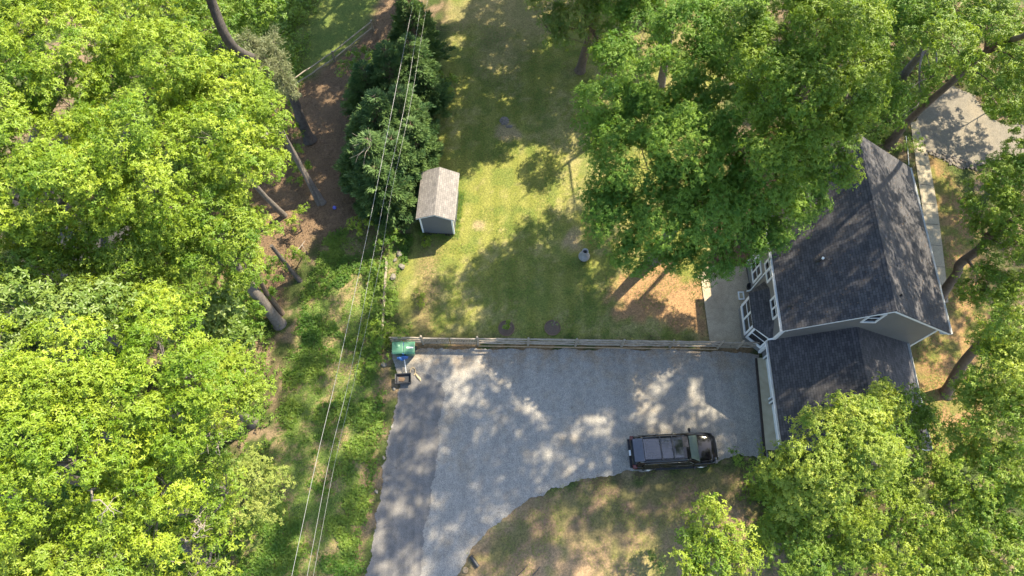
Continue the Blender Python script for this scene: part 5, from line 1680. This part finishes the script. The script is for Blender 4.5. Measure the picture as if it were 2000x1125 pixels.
b = at(1738, 282)
tree('broadleaf_tree', 'tall tree with long dark brown trunk crossing the gravel pad corner', (b.x, b.y, 0),
     [(b.x, b.y, -.1, .38)] + [(*at(u, v, z)[:2], z, r) for u, v, z, r in ((1775, 235, 2.4, .24), (1850, 168, 6.0, .21), (1940, 90, 9, .18))] + [(28, 27, 13, .16), (25.5, 24.5, 20, .12), (22, 22, 26, .08), (19.5, 20.5, 30, .08)],
     [(1850, 90, 10.5, 60), (1800, 50, 9.5, 55), (1930, 40, 10.5, 60), (1990, 110, 10, 60), (1960, 180, 9, 55), (1900, 140, 9.5, 38), (1870, 10, 10, 50)] + EASTHIGH,
     'leaf_mid', 'bark_brown', WR, 7, leaf=.2, dens=10, rpc=12)
b = at(1762, 150)
tree('broadleaf_tree', 'green tree with grey trunk between big canopy and gravel pad', (b.x, b.y, 0),
     [(b.x, b.y, -.1, .34)] + [(*at(u, v, z)[:2], z, r) for u, v, z, r in ((1780, 127, 1.6, .28), (1800, 103, 3.4, .25), (1830, 60, 6, .2))],
     [(1770, 25, 9, 55), (1730, 70, 8, 42), (1725, 150, 6.5, 34), (1745, 190, 5.5, 32), (1735, 235, 5, 30), (1715, 20, 8.5, 50), (1790, 75, 7.5, 32), (1820, 150, 5, 26), (1800, 190, 4.2, 20)],
     'leaf_deep', 'bark_grey', WR, 7, leaf=.14, dens=13, rpc=30, cl=(.4, .75))
shrub(1985, 330, 0, [(1990, 300, 3, 40), (1975, 350, 3, 40), (2010, 250, 3, 44), (1960, 335, 2.4, 26)], 'green shrub closing the right end of the gravel pad', 'leaf_mid', leaf=.16, dens=15)
shrub(1940, 210, 0, [(1930, 200, 2.5, 36), (1975, 180, 3, 42), (1990, 230, 2.5, 40), (1900, 150, 3, 34), (1950, 130, 3.5, 40), (1880, 165, 2, 22), (1960, 225, 1.6, 24)], 'wide green shrub behind the gravel pad', 'leaf_mid', leaf=.18, dens=11)
b = at(1838, 577)
tree('broadleaf_tree', 'tree with crooked brown trunk standing beside the walkway end', (b.x, b.y, 0),
     [(b.x, b.y, -.1, .34)] + [(*at(u, v, z)[:2], z, r) for u, v, z, r in ((1868, 535, 1.9, .27), (1875, 515, 2.7, .27), (1912, 487, 4.2, .25), (1960, 440, 6.5, .24))] + [(30, 18, 11, .24), (29, 17, 16, .2), (27.5, 15, 20, .12), (27, 14, 22, .08)],
     [(1925, 400, 7, 48), (1965, 350, 8, 55), (1990, 430, 8, 58), (1920, 455, 6, 38), (1985, 510, 7, 50), (1930, 560, 6, 44), (1995, 590, 6.5, 50), (1900, 570, 5, 30)] + EASTMID,
     'leaf_mid', 'bark_brown', WR, 7, leaf=.14, dens=14, rpc=32, cl=(.4, .75))
b = at(1850, 768)
tree('broadleaf_tree', 'sunny yellow-green tree at the right edge, level with the garage', (b.x, b.y, 0),
     [(b.x, b.y, -.1, .36)] + [(*at(u, v, z)[:2], z, r) for u, v, z, r in ((1873, 722, 2.2, .30), (1898, 688, 4.2, .26), (1925, 660, 6.2, .2))],
     [(1975, 650, 10.5, 55), (1935, 720, 9.5, 58), (1990, 740, 10.5, 62), (1910, 790, 8.5, 48), (1960, 820, 9.5, 62), (1930, 670, 8.5, 40), (1885, 860, 7.5, 42), (2010, 830, 10, 60)],
     'leaf_gold', 'bark_brown', WR, 8, leaf=.14, dens=14, rpc=34, cl=(.42, .8))
tree('broadleaf_tree', 'yellow-green tree overhanging the garage roof corner', (17.4, 4.2, 0),
     [(17.4, 4.2, -.1, .3), (17.5, 4.4, 3, .25), (17.8, 4.8, 6, .16), (17.9, 4.9, 7.5, .06)],
     [(1610, 850, 8, 55), (1670, 820, 8.5, 52), (1590, 900, 8, 48), (1690, 880, 8.5, 55), (1530, 920, 6.5, 42), (1500, 935, 5.5, 28), (1620, 940, 7.5, 50), (1560, 960, 6.5, 40), (1720, 780, 7, 34), (1690, 800, 7.2, 26), (1610, 985, 6.5, 42), (1535, 985, 5.5, 28)],
     'leaf_gold', 'bark_grey', WR, 10, **kwR)
tree('broadleaf_tree', 'greener tree behind the one overhanging the garage', (21.5, 5.5, 0),
     [(21.5, 5.5, -.1, .28), (21.4, 5.3, 3, .22), (21, 5.2, 5.5, .12), (21, 5.2, 6.5, .05)],
     [(1770, 790, 6, 40), (1790, 840, 6, 42), (1750, 900, 6.5, 52), (1800, 810, 5, 26), (1740, 850, 6.5, 42), (1760, 950, 6, 44), (1700, 930, 6, 36)],
     'leaf_mid', 'bark_grey', WR, 8, leaf=.14, dens=13, rpc=30, cl=(.4, .75))
tree('broadleaf_tree', 'vivid fresh green tree near the bottom edge, left of the dark thicket', (11.2, 1.2, 0),
     [(11.2, 1.2, -.1, .22), (11.3, 1.3, 2.2, .17), (11.4, 1.4, 4.2, .07)],
     [(1375, 1015, 5.2, 40), (1350, 1065, 5, 38), (1340, 1100, 4.8, 36), (1420, 1050, 5, 42), (1400, 1100, 5, 44), (1450, 1100, 4.5, 36), (1350, 1140, 5, 40), (1380, 985, 4.6, 14)],
     'leaf_lime2', 'bark_brown', WR, 8, leaf=.19, dens=12, rpc=13)
for i, (lobes, lab, lm) in enumerate((
        ([(1900, 940, 8, 60), (1960, 920, 8.5, 60), (1870, 1000, 7, 52), (1990, 1000, 8, 60), (1920, 1040, 7.5, 55), (1860, 930, 6, 36)], 'green tree at the right edge, below the sunny yellow-green one', 'leaf_lime2'),
        ([(1740, 1000, 6, 46), (1800, 1010, 6.5, 52), (1690, 1040, 5.5, 44), (1770, 1080, 6, 52), (1840, 1080, 6.5, 50)], 'green tree in the bottom thicket, right of the brown gap', 'leaf_lime2'),
        ([(1960, 1100, 7.5, 60), (1890, 1120, 7, 55), (2000, 1060, 8, 50), (1830, 1140, 6.5, 50)], 'yellow-green tree filling the bottom right corner', 'leaf_gold'),
        ([(1560, 1050, 4.5, 40), (1520, 1085, 4.2, 40), (1590, 1095, 4.2, 42), (1500, 1040, 4, 34), (1660, 1100, 4.6, 42), (1545, 1010, 4.2, 30), (1640, 1040, 4, 26)], 'darker low tree in the bottom thicket, left of the brown gap', 'leaf_mid'))):
    cs = [at(*l_[:3]) for l_ in lobes]; c = sum(cs, Vector()) / len(cs)
    tree('broadleaf_tree', lab, (c.x, c.y, 0), [(c.x, c.y, -.1, .22), (c.x + .1, c.y, c.z * .5, .17), (c.x, c.y, c.z - .4, .06)], lobes, lm, 'bark_grey', WR, 8, leaf=.14, dens=13, rpc=30, cl=(.4, .75))

# tall trees outside the frame whose shade falls over house, lawn and driveway
for k, (bx, by, gs, lab) in enumerate((
        (2, 44, ((-4, 33), (-1, 36.5), (-4.5, 38), (-4.0, 29.0), (-7.5, 35), (-0.5, 32.5), (-1.5, 29.5, 2.2), (2.0, 31.0, 2.0)), 'tall tree north of the lawn, beyond the top edge'),
        (9, 46, ((3, 38), (6, 40), (2.5, 42), (8, 36), (3.2, 34), (9, 42), (6, 36.5), (-1, 41)), 'tall tree north of the big canopy, beyond the top edge'),
        (-6, 46, ((-13, 33.5), (-15.5, 30.5), (-12.5, 28.5, 2.3), (-16, 26, 2.4), (-9.5, 38), (-13, 25, 2.0)), 'tall tree north of the leaf litter, beyond the top edge'),
        (-10, 50, ((-17, 37), (-14.5, 41), (-18.5, 41), (-13.5, 37), (-20, 37), (-10.5, 42)), 'tall tree north west, beyond the top edge'))):
    L_ = [shade(*g, k=0.5 if k > 1 else 0.75) for g in gs]
    cz = sum(l_[3] for l_ in L_) / len(L_); cx = sum(l_[1] for l_ in L_) / len(L_); cy = sum(l_[2] for l_ in L_) / len(L_)
    bx, by = cx + 0.3, max(cy + 2.5, 44.5)
    tree('broadleaf_tree', lab, (bx, by, 0), [(bx, by, -.1, .34), (bx, by, cz * .5, .25), (cx, cy + .8, cz - 1.5, .12), (cx, cy, cz, .05)], L_, 'leaf_mid', 'bark_grey', 'trees standing around the yard outside the view', 4, leaf=.22, dens=34, rpc=13)
farwood('tall tree east of the gravel pad beyond the right edge', 36, 27, 18, 6.0, 'leaf_mid', n=7, dens=6)
farwood('tall tree north of the gravel pad', 33, 40, 18, 6.5, 'leaf_mid', n=7, dens=6)



# ------------------------------------------------------------------ ground cover
def scatter(name, label, cat, n, box, dens_fn, leaf, mat, k=4, zmax=0.15, up=1.0, aspect=0.45, tint=0.5):
    x = RNG.uniform(box[0], box[1], n); y = RNG.uniform(box[2], box[3], n)
    d = dens_fn(x, y)
    ok = RNG.random(n) < d
    x, y = x[ok], y[ok]; hh = d[ok]
    z = RNG.uniform(0.0, 1, len(x)) ** 1.5 * zmax * (0.4 + hh) - 0.02
    pts = np.stack([x, y, z], 1)
    t = fbm(x, y, 1.7, 3) * 1.1 - 0.1 + tint - 0.5
    t = t + (fbm(x + 31, y, .6, 3) - .5) * 1.6
    P, D, A, ln, tt = rosettes(pts, np.tile([0, 0, up], (len(x), 1)), k, leaf, 0.25, t)
    o = leaf_object(name, P, D, A, ln, ln * aspect, tt, M[mat])
    return tag(o, label, cat, kind='stuff')


STRIP2 = [(-28, -8), (-9, -8), (-8.6, 0), (-17, 0), (-17, 14), (-30, 14)]


def d_strip(x, y):
    e = sdist(STRIP, x, y)
    n = fbm(x, y, 0.9, 4)
    lim = 0.515 - 0.10 * sstep(1.0, 0.0, np.abs(e - 0.9)) - 0.06 * sstep(12, 20, y)
    return sstep(-0.3, 0.4, e + (n - .5)) * sstep(lim - 0.06, lim + 0.06, n)


scatter('weeds', 'green weeds and ground ivy under the power cables', 'weeds', 85000, (-19, -5, -2, 22), d_strip, 0.095, 'leaf_weed', 5, 0.13)
scatter('low_weeds', 'low yellow-green weeds on the bare strip under the cables', 'weeds', 60000, (-19, -5, -2, 22), lambda x, y: sstep(-.3, .3, sdist(STRIP, x, y)) * 0.42, 0.06, 'leaf_weed', 4, 0.08, tint=.6)
scatter('leaf_litter', 'brown fallen leaves under the trees on the left', 'leaf litter', 42000, (-23, -4, 10, 42),
        lambda x, y: np.maximum(sstep(-.5, .5, sdist(LITTER, x, y)), 0.25 * (sdist(STRIP, x, y) > 0)), 0.085, 'litter', 1, 0.03, aspect=.6)
scatter('verge_grass', 'dry grass tufts on the slope beside the driveway', 'grass', 30000, (-6, 17, -2, 7),
        lambda x, y: 0.6 * (sdist(DRIVE, x, y) < -0.05 + (fbm(x, y, 3) - .5) * .8) * (x > -5) * sstep(.40, .56, fbm(x, y, 1.1)) * .9, 0.07, 'leaf_dry', 4, 0.06, aspect=.18, tint=.35)
scatter('lawn_clover', 'short green clover and grass tufts in the lawn', 'grass', 60000, (-6.3, 14, 13.8, 40),
        lambda x, y: (sdist(LAWN, x, y) > 0) * sstep(.44, .60, fbm(x, y, .8)) * .9, 0.05, 'leaf_weed', 4, 0.04, aspect=.3, tint=.3)
scatter('east_grass', 'patchy grass under the trees east of the house', 'grass', 14000, (24, 33, 6, 30),
        lambda x, y: (sdist(WALK, x, y) < -.05) * (sdist(PAD, x, y) < -.1) * sstep(.45, .58, fbm(x, y, .9)), 0.07, 'leaf_weed', 4, 0.05, aspect=.3, tint=.7)
scatter('undergrowth', 'mixed green undergrowth beneath the right-hand trees', 'undergrowth', 60000, (12.6, 36, -3, 8),
        lambda x, y: (sdist(HOUSE_PAD, x, y) < -.3) * sstep(8.5, 4.5, y + (x - 26) * .12 * (x > 24)) * sstep(.47, .58, fbm(x, y, .7)) * sstep(12.4, 13.6, x + y * -.15), 0.12, 'leaf_lime2', 4, 0.5)
scatter('undergrowth', 'mixed green undergrowth beyond the gravel pad', 'undergrowth', 30000, (22, 40, 28, 46),
        lambda x, y: (sdist(PAD, x, y) < -.5) * sstep(.36, .5, fbm(x, y, .7)), 0.15, 'leaf_mid', 4, 0.9)
scatter('fallen_leaves', 'scattered brown leaves and twigs on the gravel driveway', 'leaves', 9000, (-8, 16, 1, 13.6),
        lambda x, y: (sdist(DRIVE, x, y) > 0) * (0.04 + 0.5 * sstep(1.6, 0.1, np.abs(sdist(DRIVE, x, y))) * fbm(x, y, 1.5)), 0.075, 'litter', 1, 0.02, aspect=.6)
scatter('undergrowth', 'dark green undergrowth beneath the woods on the left', 'undergrowth', 110000, (-32, -12, -4, 46),
        lambda x, y: sstep(-14.6, -17.0, x + (y - 14) * .02 + (fbm(x, y, .8) - .5) * 2) * sstep(.30, .44, fbm(x, y, .7)) * (sdist(LITTER, x, y) < .3), 0.15, 'leaf_mid', 4, 1.1)
scatter('shed_weeds', 'taller grass fringing the foot of the shed', 'grass', 5000, (-7, -3, 20.8, 25.5),
        lambda x, y: sstep(0.30, 0.05, np.abs(sdist([(-6.1, 21.5), (-3.9, 21.35), (-3.7, 24.6), (-5.9, 24.7)], x, y) + 0.12)) * .9, 0.09, 'leaf_weed', 4, 0.12, aspect=.25, tint=.4)
scatter('lawn_leaves', 'scattered dry leaves and twigs lying on the lawn', 'leaves', 9000, (-6, 14, 14, 40),
        lambda x, y: 0.08 + 0.55 * sstep(2.5, 0.0, np.abs(y - 14.2)) * fbm(x, y, 1.3) + .25 * sstep(4, 9, x) * sstep(24, 18, y), 0.08, 'litter', 1, 0.02, aspect=.6)
